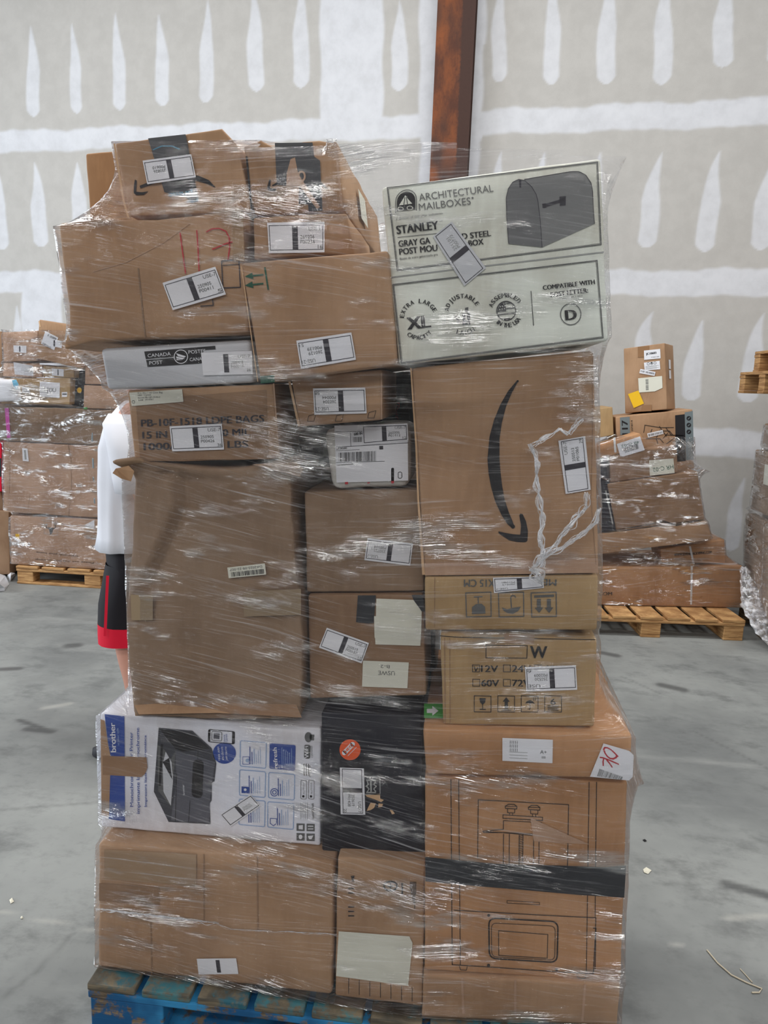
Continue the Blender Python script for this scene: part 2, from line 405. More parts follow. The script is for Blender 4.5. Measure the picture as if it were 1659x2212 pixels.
def barcode(d, q, n, m='ink', seed=1, do=.0006):
    rnd = random.Random(seed); x = 0.
    while x < 1:
        w_ = rnd.choice([.006, .012, .018])*(60/n); g_ = rnd.choice([.008, .014, .02])*(60/n)
        d.poly([tuple(d.quad(q, x, 0)), tuple(d.quad(q, min(1, x+w_), 0)), tuple(d.quad(q, min(1, x+w_), 1)), tuple(d.quad(q, x, 1))], m, do); x += w_+g_
def lines(d, q, n, m, wd=.5, seed=1, lo=.5, do=.0006):
    rnd = random.Random(seed)
    for i in range(n):
        b = (i+.5)/n; e = rnd.uniform(lo, 1); hh = wd/n/2
        d.poly([tuple(d.quad(q, 0, b-hh)), tuple(d.quad(q, e, b-hh)), tuple(d.quad(q, e, b+hh)), tuple(d.quad(q, 0, b+hh))], m, do)

# ------------------------------------------------------------------ setting: floor and drywall
def grid_mesh(name, xs, ys, fn, m, attrs, kind='structure'):
    nx, ny = len(xs), len(ys); XX, YY = np.meshgrid(xs, ys, indexing='ij'); P = fn(XX.ravel(), YY.ravel())
    ii = np.arange(nx*ny).reshape(nx, ny); Q = np.stack([ii[:-1, :-1], ii[1:, :-1], ii[1:, 1:], ii[:-1, 1:]], -1).reshape(-1, 4)
    me = bpy.data.meshes.new(name); me.from_pydata(P.tolist(), [], Q.tolist()); me.materials.append(M[m])
    for k, fa in attrs.items():
        at = me.attributes.new(k, 'FLOAT', 'POINT'); at.data.foreach_set('value', fa(XX.ravel(), YY.ravel()).astype(np.float32))
    o = bpy.data.objects.new(name, me); col.objects.link(o); o['kind'] = kind; return o
def sstep(x, a, b):
    k = np.clip((x-a)/(b-a), 0, 1); return k*k*(3-2*k)
def segd(X, Y, pts):
    best = np.full(X.shape, 9.)
    for (x1, y1), (x2, y2) in zip(pts[:-1], pts[1:]):
        dx, dy = x2-x1, y2-y1; k = np.clip(((X-x1)*dx+(Y-y1)*dy)/(dx*dx+dy*dy+1e-12), 0, 1)
        best = np.minimum(best, np.hypot(X-x1-k*dx, Y-y1-k*dy))
    return best
def fl(u, v): p = atg(u, v); return (p[0], p[1])
stains = [(fl(1570, 1910), fl(1659, 1935), .035), (fl(1430, 1480), fl(1475, 1490), .05), (fl(40, 1555), fl(105, 1578), .02), (fl(60, 1575), fl(110, 1580), .035),
          (fl(150, 1395), fl(165, 1394), .06), (fl(0, 1446), fl(40, 1444), .04), (fl(1300, 1410), fl(1330, 1416), .05)]
def stain(X, Y):
    r = np.zeros(X.shape)
    for a, b, w_ in stains: r = np.maximum(r, .7*(1-sstep(segd(X, Y, [a, b]), w_*.3, w_)))
    for pts in ([fl(1340, 1460), fl(1430, 1500)], [fl(1500, 1580), fl(1659, 1660)], [fl(0, 1750), fl(215, 1733)], [fl(0, 2160), fl(90, 2090), fl(150, 2020)]):
        r = np.maximum(r, .28*(1-sstep(segd(X, Y, pts), .002, .012)))
    return r
def scratch(X, Y):
    r = np.zeros(X.shape)
    for pts, w_ in (([fl(0, 1970), fl(110, 1990), fl(208, 2010)], .008), ([fl(1570, 1984), fl(1659, 1978)], .02), ([fl(1440, 2035), fl(1470, 2041)], .008), ([fl(95, 1530), fl(150, 1520)], .03)):
        r = np.maximum(r, .3*(1-sstep(segd(X, Y, pts), w_*.2, w_)))
    return r
xs = np.concatenate([np.linspace(-14, -3.2, 12), np.linspace(-3, 3, 380), np.linspace(3.2, 14, 12)])
ys = np.concatenate([np.linspace(-14, -.8, 12), np.linspace(-.7, 3.6, 280), np.linspace(3.8, 8, 6)])
grid_mesh('floor', xs, ys, lambda X, Y: np.stack([X, Y, 0*X], -1), 'concrete', {'stain': stain, 'scratch': scratch})

WY = radians(-4.2)
wn = np.array([-sin(WY), cos(WY), 0.]); wt = np.array([cos(WY), sin(WY), 0.])
wp = CAM + 6.47*np.array([-sin(PSI), cos(PSI), 0.]); wp[2] = 0
def wallp(u, v):
    d = ray(u, v); p = CAM + d*(np.dot(wp-CAM, wn)/np.dot(d, wn)); return (np.dot(p-wp, wt), p[2])
strips = [(70, 55, 72, 252, 28), (158, 50, 166, 245, 24), (251, 28, 260, 238, 27), (346, 30, 352, 229, 29), (450, 0, 444, 222, 30), (549, -30, 553, 198, 34), (651, -40, 650, 190, 34),
          (865, 2, 862, 196, 35), (1078, -50, 1078, 178, 31), (1194, -60, 1192, 183, 34), (1315, -60, 1308, 182, 40), (1437, -60, 1430, 183, 40), (1567, -60, 1560, 146, 43), (1690, -60, 1680, 140, 43),
          (-10, 345, 4, 540, 30), (78, 350, 88, 534, 32), (168, 350, 172, 500, 32), (262, 350, 264, 520, 32), (356, 350, 358, 520, 32), (450, 345, 450, 520, 32), (1076, 328, 1062, 520, 34), (1170, 328, 1155, 530, 36), (1290, 328, 1275, 530, 38),
          (1418, 330, 1396, 536, 40), (1546, 325, 1522, 544, 42), (1668, 330, 1640, 540, 44),
          (1400, 672, 1380, 800, 36), (1510, 690, 1490, 866, 40), (1640, 676, 1614, 870, 44), (1600, 1030, 1578, 1190, 32), (1480, 1030, 1470, 1190, 32), (40, 660, 30, 860, 30)]
SW = []
for (a, b, c, d_, w_) in strips:
    A = np.array(wallp(a, b)); B = np.array(wallp(c, d_)); hw = abs(wallp(c+w_/2, d_)[0]-wallp(c-w_/2, d_)[0])/2; SW.append((A, B, hw, a))
for k in range(1, 6):   # the same screw lines carried on beyond the picture edges
    for (j, dx) in ((13, .406), (25, .406), (28, .406), (0, -.406), (14, -.406)):
        A, B, hw, ua = SW[j]; SW.append((A+np.array([dx*k, 0]), B+np.array([dx*k, 0]), hw, ua))
bands = [((0, 284), (690, 257), (0, 331), (690, 303)), ((690, 257), (1040, 246), (690, 303), (1040, 300)), ((1040, 238), (1659, 211), (1040, 292), (1659, 272)),
         ((0, 586), (690, 588), (0, 632), (690, 640)), ((690, 588), (1300, 585), (690, 640), (1300, 638)), ((1300, 585), (1659, 580), (1300, 638), (1659, 641)),
         ((0, 880), (830, 905), (0, 930), (830, 955)), ((830, 905), (1500, 926), (830, 955), (1500, 985)), ((1500, 926), (1659, 930), (1500, 985), (1659, 992))]
BW = [[wallp(*p) for p in b] for b in bands]
vj = [((690, 0), (692, 258), (829, 0), (828, 258)), ((905, -60), (905, 300), (1052, -60), (1040, 300)), ((908, 300), (900, 600), (1038, 300), (1020, 600)), ((46, 632), (46, 900), (135, 632), (135, 900)),
      ((905, -60), (905, 100), (1054, -60), (1050, 100))]
VW = [[wallp(*p) for p in b] for b in vj]
rs = np.random.RandomState(4); wob = rs.uniform(0, 6, 40)
def compound(X, Z):
    r = np.zeros(X.shape); wz = .010*np.sin(X*7.3+1)+.006*np.sin(X*17+Z*3)+.004*np.sin(X*41)
    for A, B, hw, ua in SW:
        d = B-A; L = np.linalg.norm(d); d = d/L; n = np.array([-d[1], d[0]])
        k = ((X-A[0])*d[0]+(Z-A[1])*d[1])/L; q = (X-A[0])*n[0]+(Z-A[1])*n[1]+.006*np.sin(k*9+ua)
        kk = np.clip(k, 0, 1); prof = np.minimum(1, (kk/.5)**.7*.55+.45*np.minimum(1, kk/.5))*np.sqrt(np.clip((1-kk)/.07, 0, 1))
        q = q + hw*.5*(1-np.minimum(1, kk/.4))**2*(-1 if ua > 900 else .4)
        inside = sstep(hw*prof-np.abs(q), -.012, .012)*(k > 0)*(k < 1); r = np.maximum(r, .9*inside)
    for a, b, c, d_ in BW:
        x1 = min(a[0], c[0])-.002 if a[0] > -2.9 else -9; x2 = max(b[0], d_[0])+.002 if b[0] < 2.3 else 9; k = (X-a[0])/(b[0]-a[0]); top = a[1]+(b[1]-a[1])*k+wz; bot = c[1]+(d_[1]-c[1])*k+wz*.7
        r = np.maximum(r, sstep(top-Z, -.014, .016)*sstep(Z-bot, -.014, .016)*(X >= x1)*(X <= x2))
    for a, b, c, d_ in VW:
        k = (Z-a[1])/(b[1]-a[1]); l = a[0]+(b[0]-a[0])*k+.008*np.sin(Z*11); g_ = c[0]+(d_[0]-c[0])*k+.008*np.sin(Z*13+1)
        r = np.maximum(r, sstep(X-l, -.012, .02)*sstep(g_-X, -.012, .02)*(k > -.02)*(k < 1.03))
    return r
ss = np.concatenate([np.linspace(-8, -3.9, 6), np.arange(-3.8, 4.8, .0125), np.linspace(4.9, 8, 6)]); zs = np.concatenate([np.arange(0, 5.0, .0125), np.linspace(5.1, 7.5, 4)])
grid_mesh('wall_back', ss, zs, lambda X, Z: wp[None, :]+X[:, None]*wt[None, :]+np.stack([0*Z, 0*Z, Z], -1), 'drywall', {'compound': compound})

# rusty steel column standing proud of the drywall
def boxmesh(mb, p, ex, ey, ez, m):
    p, ex, ey, ez = map(np.array, (p, ex, ey, ez)); v = [p, p+ex, p+ex+ey, p+ey, p+ez, p+ex+ez, p+ex+ey+ez, p+ey+ez]
    mb.add(v, [(0, 3, 2, 1), (4, 5, 6, 7), (0, 1, 5, 4), (1, 2, 6, 5), (2, 3, 7, 6), (3, 0, 4, 7)], m)
pc = Plane(0); pc.n = wn; pc.p = wp-wn*.16
A, B = pc.at(938, 335), pc.at(956, 0); A2, B2 = pc.at(1003, 335), pc.at(1018, 0)
dl = (B-A)/(B[2]-A[2]); dr_ = (B2-A2)/(B2[2]-A2[2]); bl = A-dl*A[2]; br = A2-dr_*A2[2]
mb = MB(); H_ = 6.5; ex = br-bl; up_ = (dl+dr_)/2*H_
boxmesh(mb, bl, ex, wn*.016, up_, 'rust'); boxmesh(mb, bl+ex*.46+wn*.016, ex*.08, wn*.12, up_, 'rust'); boxmesh(mb, bl+wn*.136, ex, wn*.016, up_, 'rust')
tag(mb.build('steel_column'), 'rusty brown steel column rising up the drywall behind the wrapped stack', 'column')

# ------------------------------------------------------------------ the wrapped stack in front
FS = []
def Zm(x0, y0, s): return lambda x, y: (x0+x*s, y0+y*s)
def flip(q): return [q[2], q[3], q[0], q[1]]
def seams(d, lines_, m='ink_b', w_=1.1):
    for l in lines_: d.line(l, w_, m, -.0004)

# big carton lower left
b = Box(FS, 'large worn brown carton at the lower left corner of the pallet', [(212, 1820), (722, 1861), (717, 2163), (211, 2097)], .05, .55, 'card', bump=.004, r=.01, zbot=.1445)
b.part('packing_tape', lambda d: d.poly([(214, 1908), (345, 1918), (345, 1958), (214, 1946)], 'card_d'), .0026, 'reddish brown tape patch'); b.part('packing_tape', lambda d: d.poly([(225, 1835), (424, 1845), (424, 1915), (225, 1898)], 'tape_c'), .0026)
seams(b.d, [[(326, 1990), (328, 2110)], [(440, 1845), (441, 1990)], [(556, 1850), (557, 2010)]], 'card_d', 3)
use_label(b, flip([(425, 2071), (510, 2070), (515, 2104), (429, 2105)]), '', '', '', '', faint=True, border=False); b.finish()
# narrow carton beside it
b = Box(FS, 'narrow upright brown carton with blank white sheet, between two big base cartons', [(729, 1852), (918, 1862), (913, 2184), (723, 2165)], .05, .5, 'card', bump=.003, zbot=.1445)
Zq = Zm(170, 1780, .476)
b.part('blank_sheet', lambda d: d.poly([Zq(1180, 487), Zq(1500, 510), Zq(1515, 540), Zq(1495, 735), Zq(1168, 690)], 'paper_o'), .003)
b.d.circ(Zq(1415, 282), 14, 'ink_b', 10, ring=4); b.d.line([Zq(1400, 282), Zq(1430, 282)], 3, 'ink_b'); b.d.line([Zq(1415, 265), Zq(1415, 300)], 3, 'ink_b')
b.d.line([Zq(1468, 268), Zq(1468, 320)], 4, 'ink_b')
for k in range(6): b.d.line([Zq(1505+k*5, 262), Zq(1505+k*5, 300+k*22 % 90)], 1.4, 'ink_b')
b.d.line([Zq(1243, 235), Zq(1245, 262)], [8, 3], 'ink_b'); b.d.text('|||  ||', Zq(1243, 420), Zq(1243, 290), 10, 'ink_b')
for k in range(7): b.d.line([Zq(1225+k*48, 700+k*7), Zq(1225+k*48, 770+k*6)], 1.3, 'ink_b')
b.finish()
# low carton at the lower right
b = Box(FS, 'low brown carton at the bottom right corner of the blue pallet', [(915, 2106), (1340, 2128), (1334, 2212), (911, 2186)], .04, .5, 'card', yaw=5, bump=.003, zbot=.1445)
seams(b.d, [[(998, 2112), (1001, 2190)], [(1113, 2118), (1113, 2198)], [(1264, 2126), (1258, 2206)]], 'card_p', 5); b.finish()
# line-drawing carton with black tape
b = Box(FS, 'tall orange-brown carton with machine line drawing and black tape band', [(918, 1676), (1356, 1690), (1341, 2122), (917, 2096)], .05, .5, 'card_o', yaw=6)
Zd = Zm(920, 1700, .2773); I = 'ink_b'; d = b.d
d.line([Zd(195, -60), Zd(205, 1385), Zd(480, 1402), Zd(1020, 1440), Zd(1305, 1455), Zd(1325, 1020), Zd(930, 1000), Zd(215, 960)], 1.8, I)
d.line([Zd(255, -60), Zd(268, 1390)], 1.6, I); d.line([Zd(1272, -40), Zd(1250, 1450)], 1.6, I); d.line([Zd(1330, -40), Zd(1318, 1020)], 1.6, I)
d.line([Zd(403, 560), Zd(408, 100), Zd(1112, 138), Zd(1103, 620)], 1.7, I)
for cx in (663, 843):
    dy = (cx-663)*.05
    d.line([Zd(cx-45, 150+dy), Zd(cx-20, 135+dy), Zd(cx+25, 136+dy), Zd(cx+46, 152+dy), Zd(cx+44, 172+dy), Zd(cx-43, 167+dy)], 1.7, I, closed=True)
    d.line([Zd(cx-45, 150+dy), Zd(cx+46, 152+dy)], 1.4, I); d.line([Zd(cx-28, 168+dy), Zd(cx-26, 200+dy), Zd(cx+28, 203+dy), Zd(cx+30, 171+dy)], 1.5, I)
    d.line([Zd(cx-12, 200+dy), Zd(cx-12, 222+dy)], 1.3, I); d.line([Zd(cx+12, 202+dy), Zd(cx+12, 224+dy)], 1.3, I)
d.line([Zd(600, 217), Zd(908, 236), Zd(908, 262), Zd(600, 244)], 1.6, I, closed=True); d.line([Zd(604, 262), Zd(905, 278)], 1.5, I)
d.line([Zd(604, 262), Zd(604, 330), Zd(445, 345), Zd(450, 355), Zd(600, 356), Zd(830, 378)], 1.6, I); d.line([Zd(470, 349), Zd(830, 366)], 1.4, I)
for x in (605, 650, 727, 757, 840, 882): d.line([Zd(x, 366), Zd(x-2, 600)], 1.6, I)
for k in range(16): d.line([Zd(728, 385+k*14), Zd(756, 378+k*14)], 1.3, I)
def rrect(d, pts, r, wd, m, cl=True):
    q = [np.array(p, float) for p in pts]; o = []
    for i in range(4):
        p0, p1, p2 = q[i-1], q[i], q[(i+1) % 4]; a = p1+(p0-p1)/np.linalg.norm(p0-p1)*r; c = p1+(p2-p1)/np.linalg.norm(p2-p1)*r
        for k in range(6):
            t = k/5; o.append(tuple((1-t)**2*a+2*t*(1-t)*p1+t*t*c))
    if wd: d.line(o, wd, m, closed=cl)
    else: d.poly(o, m)
rrect(d, [Zd(490, 1020), Zd(1030, 1050), Zd(1022, 1368), Zd(494, 1335)], 16, 3.2, I); rrect(d, [Zd(510, 1060), Zd(1008, 1084), Zd(1004, 1350), Zd(512, 1322)], 12, 1.3, I)
d.line([Zd(566, 1120), Zd(568, 1312), Zd(945, 1335), Zd(950, 1150)], 1.5, I, closed=True)
for c_ in (Zd(490, 1000), Zd(488, 1390), Zd(1018, 1422)): d.circ(c_, 3.4, I)
d.line([Zd(632, 885), Zd(885, 900), Zd(885, 918), Zd(632, 905)], 1.2, I, closed=True); d.line([Zd(1302, 1100), Zd(1325, 1100), Zd(1318, 1425)], 2, I)
d.line([Zd(260, 1395), Zd(270, 1425), Zd(315, 1428), Zd(322, 1400)], 1.4, I); d.line([Zd(1175, 1452), Zd(1185, 1490), Zd(1240, 1492), Zd(1250, 1455)], 1.4, I)
b.part('black_tape', lambda d: d.poly([Zd(-5, 545), Zd(200, 565), Zd(560, 600), Zd(1050, 612), Zd(1380, 625), Zd(1560, 612), Zd(1545, 862), Zd(1200, 842), Zd(800, 806), Zd(300, 765), Zd(-5, 735)], 'tape'), .0035, 'shiny black tape')
b.part('torn_tape_flap', lambda d: d.poly([Zd(815, 240), Zd(945, 300), Zd(1110, 375), Zd(1275, 447), Zd(930, 430), Zd(840, 420)], 'card_p'), .0026)
b.finish()
# lid carton above
b = Box(FS, 'shallow brown carton with red-inked sticker, wider than the drawing carton under it', [(914, 1574), (1366, 1588), (1364, 1684), (920, 1674)], .038, .5, 'card_o', yaw=6, bump=.003, r=.008)
Zl = Zm(880, 1540, .3134)
def fl_(d):
    q = [Zl(655, 172), Zl(1003, 185), Zl(1000, 347), Zl(655, 330)]; d.poly(q, 'paper'); Q = lambda x, y: tuple(d.quad(q, x, y))
    for i in range(3): d.text('|||||', Q(.15, .2+.17*i), Q(.3, .2+.17*i), 5, 'ink_g')
    d.text('A+', Q(.75, .62), Q(.88, .62), 8, 'ink_m'); d.text('000', Q(.78, .82), Q(.86, .82), 5, 'ink_g')
    for k in range(3): d.line([Q(.14, .6+k*.13), Q(.5, .6+k*.13)], 1, 'ink_l', .0005)
b.part('address_label', fl_)
def ok_(d):
    d.poly([Zl(1352, 210), Zl(1530, 262), Zl(1560, 292), Zl(1553, 440), Zl(1528, 466), Zl(1258, 440)], 'paper')
    Zo = Zm(1260, 1590, .07233)
    d.line([Zo(*p) for p in [(1040, 620), (940, 510), (830, 410), (720, 350), (640, 345), (610, 400), (650, 510), (720, 610), (800, 670), (900, 680), (980, 640), (1000, 590)]], [3, 2.6, 2.6, 2.6, 3.4, 3.8, 2.8, 2.8, 3, 3.6, 4, 4], 'red_ink', .0005)
    d.line([Zo(490, 635), Zo(590, 650), Zo(800, 730), Zo(1070, 850)], 2.8, 'red_ink', .0005); d.line([Zo(610, 670), Zo(590, 760), Zo(598, 890)], 2.8, 'red_ink', .0006); d.line([Zo(690, 700), Zo(780, 810), Zo(870, 935)], 2.8, 'red_ink', .0006)
    barcode(d, [Zo(490, 980), Zo(1200, 1230), Zo(1150, 1310), Zo(415, 1200)], 40, 'ink_g', 5)
b.part('inked_sticker', ok_, .0034, 'white sticker with OK in red marker')
b.finish(); lid = b
lz = max(b.c[0][2], b.c[1][2]); mb = MB(); zt = b.c[0][2]+.004
pts = [atg(916, 1551, zt), atg(962, 1551, zt), atg(962, 1520, zt), atg(916, 1520, zt)]; mb.add(pts, [(0, 1, 2, 3)], 'lgreen')
ar = [(922, 1540), (922, 1531), (934, 1531), (934, 1525), (947, 1535.5), (934, 1546), (934, 1540)]
tr = tessellate_polygon([[Vector((u, v, 0)) for u, v in ar]]); mb.add([atg(u, v, zt+.001) for u, v in ar], [tuple(q) for q in tr], 'paper'); mb.build('green_arrow_sticker', b.root)['label'] = 'green sticker with white arrow'

# printer carton
b = Box(FS, 'white printed printer carton with blue stripe lying on its side', [(216, 1541), (693, 1573), (692, 1828), (219, 1787)], .10, .5, 'print_card')
Zp = Zm(190, 1480, .3195); d = b.d
d.poly([Zp(112, 196), Zp(246, 210), Zp(250, 922), Zp(140, 905), Zp(150, 620), Zp(152, 470), Zp(135, 380)], 'blue')
d.text('brother', Zp(190, 452), Zp(182, 255), 12, 'paper', .0012, bold=.5); d.text('at your side', Zp(212, 408), Zp(206, 290), 4.5, 'blue_l', .0012)
for i, (tx, y0, y1, x) in enumerate([('Monochrome Laser Printer', 822, 318, 306), ('Imprimante laser monochrome', 868, 288, 350), ('Impresora láser monocromática', 822, 340, 398)]):
    d.text(tx, Zp(x, y0), Zp(x-4, y1), 7.0 if i < 2 else 5.5, 'blue', .0008, bold=.15)
PD, PM = 'print_dark', 'print_mid'
d.poly([Zp(478, 288), Zp(705, 308), Zp(835, 425), Zp(868, 530), Zp(855, 650), Zp(838, 660), Zp(836, 780), Zp(822, 800), Zp(828, 940), Zp(545, 925), Zp(445, 720)], PD)
d.poly([Zp(486, 300), Zp(700, 318), Zp(825, 430), Zp(640, 450), Zp(590, 430), Zp(560, 390)], 'ink', .0004)
d.poly([Zp(590, 445), Zp(860, 520), Zp(840, 650), Zp(825, 780), Zp(820, 930), Zp(560, 915), Zp(600, 640)], PM, .0004)
d.poly([Zp(470, 400), Zp(520, 440), Zp(560, 500), Zp(592, 445), Zp(562, 820), Zp(475, 715)], 'ink_m', .0006)
d.poly([Zp(525, 450), Zp(565, 520), Zp(575, 650), Zp(560, 815), Zp(510, 720), Zp(505, 540)], 'grey_mail', .0008)
d.poly([Zp(505, 520), Zp(550, 490), Zp(570, 640)], 'ink', .001); d.line([Zp(500, 400), Zp(485, 680)], 5, 'ink', .001)
rrect(d, [Zp(712, 500), Zp(785, 505), Zp(775, 765), Zp(700, 755)], 11, 0, 'ink')
d.mb.v[-24:] = [tuple(np.array(v)+np.array([0, -.0012, 0])) for v in d.mb.v[-24:]]
d.text('brother', Zp(655, 742), Zp(650, 672), 4.5, 'paper', .0012); d.line([Zp(745, 440), Zp(742, 500)], 1, 'ink', .001); d.line([Zp(600, 600), Zp(590, 920)], 1.2, 'ink', .001); d.line([Zp(690, 780), Zp(680, 925)], 1.2, 'ink', .001)
rrect(d, [Zp(815, 300), Zp(990, 315), Zp(990, 398), Zp(813, 383)], 4, 1.6, 'ink'); d.poly([Zp(815, 302), Zp(828, 302), Zp(826, 382), Zp(813, 380)], 'ink'); d.poly([Zp(975, 314), Zp(992, 316), Zp(990, 397), Zp(973, 394)], 'ink')
rrect(d, [Zp(838, 312), Zp(905, 317), Zp(903, 378), Zp(836, 372)], 3, 1.4, 'ink_g'); d.poly([Zp(850, 325), Zp(890, 328), Zp(888, 366), Zp(848, 362)], PM)
d.text('Mobile', Zp(930, 380), Zp(926, 335), 4, 'blue'); d.text('Connect', Zp(944, 383), Zp(940, 330), 4, 'blue')
d.circ(Zp(922, 460), 25, 'blue', 23)
for i, tx in enumerate(('FREE APP!', 'APPLI GRATUITE!', '¡APP GRATIS!')): d.text(tx, Zp(895+i*25, 508), Zp(888+i*25, 415), 4, 'paper', .0012)
cells = [(1030, 375), (1228, 392), (1025, 572), (1222, 590), (1022, 770), (1216, 788)]
for i, (x, y) in enumerate(cells):
    q = [Zp(x, y), Zp(x+176, y+14), Zp(x+172, y+188), Zp(x-2, y+172)]
    if i == 1:
        rrect(d, q, 4, 0, 'blue'); d.text('refresh', Zp(x+55, y+170), Zp(x+48, y+30), 9, 'paper', .0012, bold=.3)
        for k in range(6): d.line([Zp(x+85+k*13, y+165), Zp(x+83+k*13, y+30+k*9 % 40)], 1, 'blue_l', .001)
    else:
        rrect(d, q, 4, 1.8, 'blue_l')
        for k in range(6): d.line([Zp(x+66+k*14, y+160), Zp(x+64+k*14, y+40+(k*37) % 60)], 1.6 if k < 3 else .9, 'blue' if k < 2 else 'blue_l', .0004)
        c_ = Zp(x+38, y+135)
        if i == 0: d.line([(c_[0]-7, c_[1]-8), (c_[0]+7, c_[1]-8), (c_[0]+7, c_[1]+8), (c_[0]-7, c_[1]+8)], 1, 'blue', closed=True); d.circ((c_[0]+3, c_[1]), 4, 'blue_l')
        elif i == 2: d.poly([(c_[0]-8, c_[1]-7), (c_[0]+8, c_[1]-6), (c_[0]+8, c_[1]+8), (c_[0]-8, c_[1]+7)], 'blue'); d.circ(c_, 3, 'paper', do=.0006)
        elif i == 3: d.circ(c_, 8, 'blue', ring=1.6); d.circ(c_, 4, 'blue', ring=1.6)
        elif i == 5: d.line([(c_[0]-7, c_[1]-7), (c_[0]+7, c_[1]-6), (c_[0]+6, c_[1]+4), (c_[0], c_[1]+9), (c_[0]-7, c_[1]+4)], 1.3, 'blue', closed=True)
d.circ(Zp(1490, 352), 8, 'ink_m', 11); d.poly([Zp(1500, 333), Zp(1530, 335), Zp(1528, 375), Zp(1498, 372)], 'ink_m'); rrect(d, [Zp(1462, 402), Zp(1505, 405), Zp(1502, 500), Zp(1460, 495)], 5, 0, 'ink_m')
d.text('WiFi', Zp(1493, 492), Zp(1488, 412), 9, 'paper', .0012, bold=.3); d.text('CERTIFIED', Zp(1520, 490), Zp(1516, 410), 3, 'ink_m')
for k in range(3): d.line([Zp(1462+k*15, 612), Zp(1460+k*15, 530)], 2.2, 'ink_m')
d.text('mopria', Zp(1508, 620), Zp(1503, 540), 6, 'ink_m')
for x in (1440, 1492): rrect(d, [Zp(x, 642), Zp(x+38, 646), Zp(x+36, 772), Zp(x-2, 768)], 3, 1.1, 'ink_g'); d.circ(Zp(x+16, 752), 2.6, 'ink'); d.text('AirPrint', Zp(x+25, 738), Zp(x+22, 658), 3.5, 'ink_g')
d.text('SMCGAWM', Zp(1512, 800), Zp(1516, 905), 4.5, 'ink', bold=.2)
for k in range(4): d.line([Zp(1440+k*14, 795), Zp(1440+k*14, 905)], 1, 'ink_l')
for i, (x, y) in enumerate([(1410, 935), (1478, 937), (1410, 1000), (1478, 1003)]):
    q = [Zp(x, y), Zp(x+55, y+2), Zp(x+54, y+52), Zp(x, y+50)]; d.poly(q, 'ink_m'); c_ = Zp(x+27, y+26)
    if i == 0: d.poly([(c_[0]-4, c_[1]-4), (c_[0]+5, c_[1]-5), (c_[0]+5, c_[1]+5), (c_[0]-4, c_[1]+4)], 'paper', .0006)
    elif i == 1: d.line([(c_[0]-6, c_[1]-3), (c_[0]+6, c_[1]-3)], 2, 'paper', .0006); d.line([(c_[0]-6, c_[1]+3), (c_[0]+6, c_[1]+3)], 2, 'paper', .0006)
    elif i == 2: d.circ(c_, 4, 'paper', 5, do=.0006)
    else: d.poly([(c_[0]-6, c_[1]-3), (c_[0]+6, c_[1]-4), (c_[0]+2, c_[1]+4), (c_[0]-3, c_[1]+4)], 'paper', .0006)
d.poly([Zp(85, 230), Zp(112, 240), Zp(135, 400), Zp(152, 480), Zp(150, 620), Zp(142, 890), Zp(92, 880)], 'card', .0006)
b.part('packing_tape', lambda d: d.poly([Zp(98, 478), Zp(250, 482), Zp(395, 488), Zp(402, 560), Zp(385, 600), Zp(360, 622), Zp(100, 606)], 'tape_b'), .003, 'brown tape over the blue stripe')
use_label(b, [(475, 1759), (541, 1716), (563, 1741), (498, 1786)], '', '250630', 'P00203', '', faint=True); b.finish()
# black carton
b = Box(FS, 'black carton with round orange sticker, beside the white printer carton', [(694, 1538), (911, 1545), (919, 1856), (695, 1839)], .085, .45, 'black_card')
Zk = Zm(660, 1480, .19)
def og(d):
    d.circ(Zk(506, 735), 22.8, 'orange', 22.5); a = Zk(440, 770); c_ = Zk(535, 672); d.line([a, c_], 10, 'paper', .0006); d.circ(a, 5, 'paper', do=.0006, n=14); d.circ(c_, 5, 'paper', do=.0006, n=14)
    d.text('HEQ', Zk(458, 772), Zk(542, 684), 5.5, 'orange', .0016, bold=.4); d.line([Zk(480, 805), Zk(580, 705)], 1, 'paper', .0006)
b.part('round_sticker', og, .003, 'round orange sticker')
d = b.d
rrect(d, [Zk(640, 1040), Zk(845, 1045), Zk(848, 1245), Zk(640, 1240)], 3, 1.6, 'ink_l')
d.line([Zk(690, 1080), Zk(800, 1085)], 3, 'ink_l'); d.line([Zk(690, 1220), Zk(800, 1222)], 3, 'ink_l'); d.line([Zk(742, 1080), Zk(745, 1220)], 3.6, 'ink_l')
d.line([Zk(700, 1090), Zk(715, 1130), Zk(690, 1150), Zk(722, 1180), Zk(700, 1215)], 2.2, 'ink_l'); d.line([Zk(800, 1090), Zk(775, 1130), Zk(805, 1150), Zk(775, 1180), Zk(800, 1215)], 2.2, 'ink_l')
d.poly([Zk(680, 1250), Zk(845, 1235), Zk(850, 1290), Zk(890, 1305), Zk(860, 1330), Zk(790, 1300), Zk(700, 1270)], 'edge'); d.poly([Zk(740, 1335), Zk(800, 1345), Zk(780, 1395), Zk(740, 1420), Zk(695, 1430), Zk(715, 1385)], 'edge'); d.poly([Zk(830, 1345), Zk(880, 1350), Zk(870, 1385), Zk(825, 1390)], 'edge'); d.poly([Zk(955, 1415), Zk(990, 1425), Zk(1015, 1460), Zk(985, 1470)], 'edge')
use_label(b, [(786, 1660), (789, 1760), (736, 1759), (734, 1658)], 'USE-7', '250619', 'P01408', '20'); b.finish()

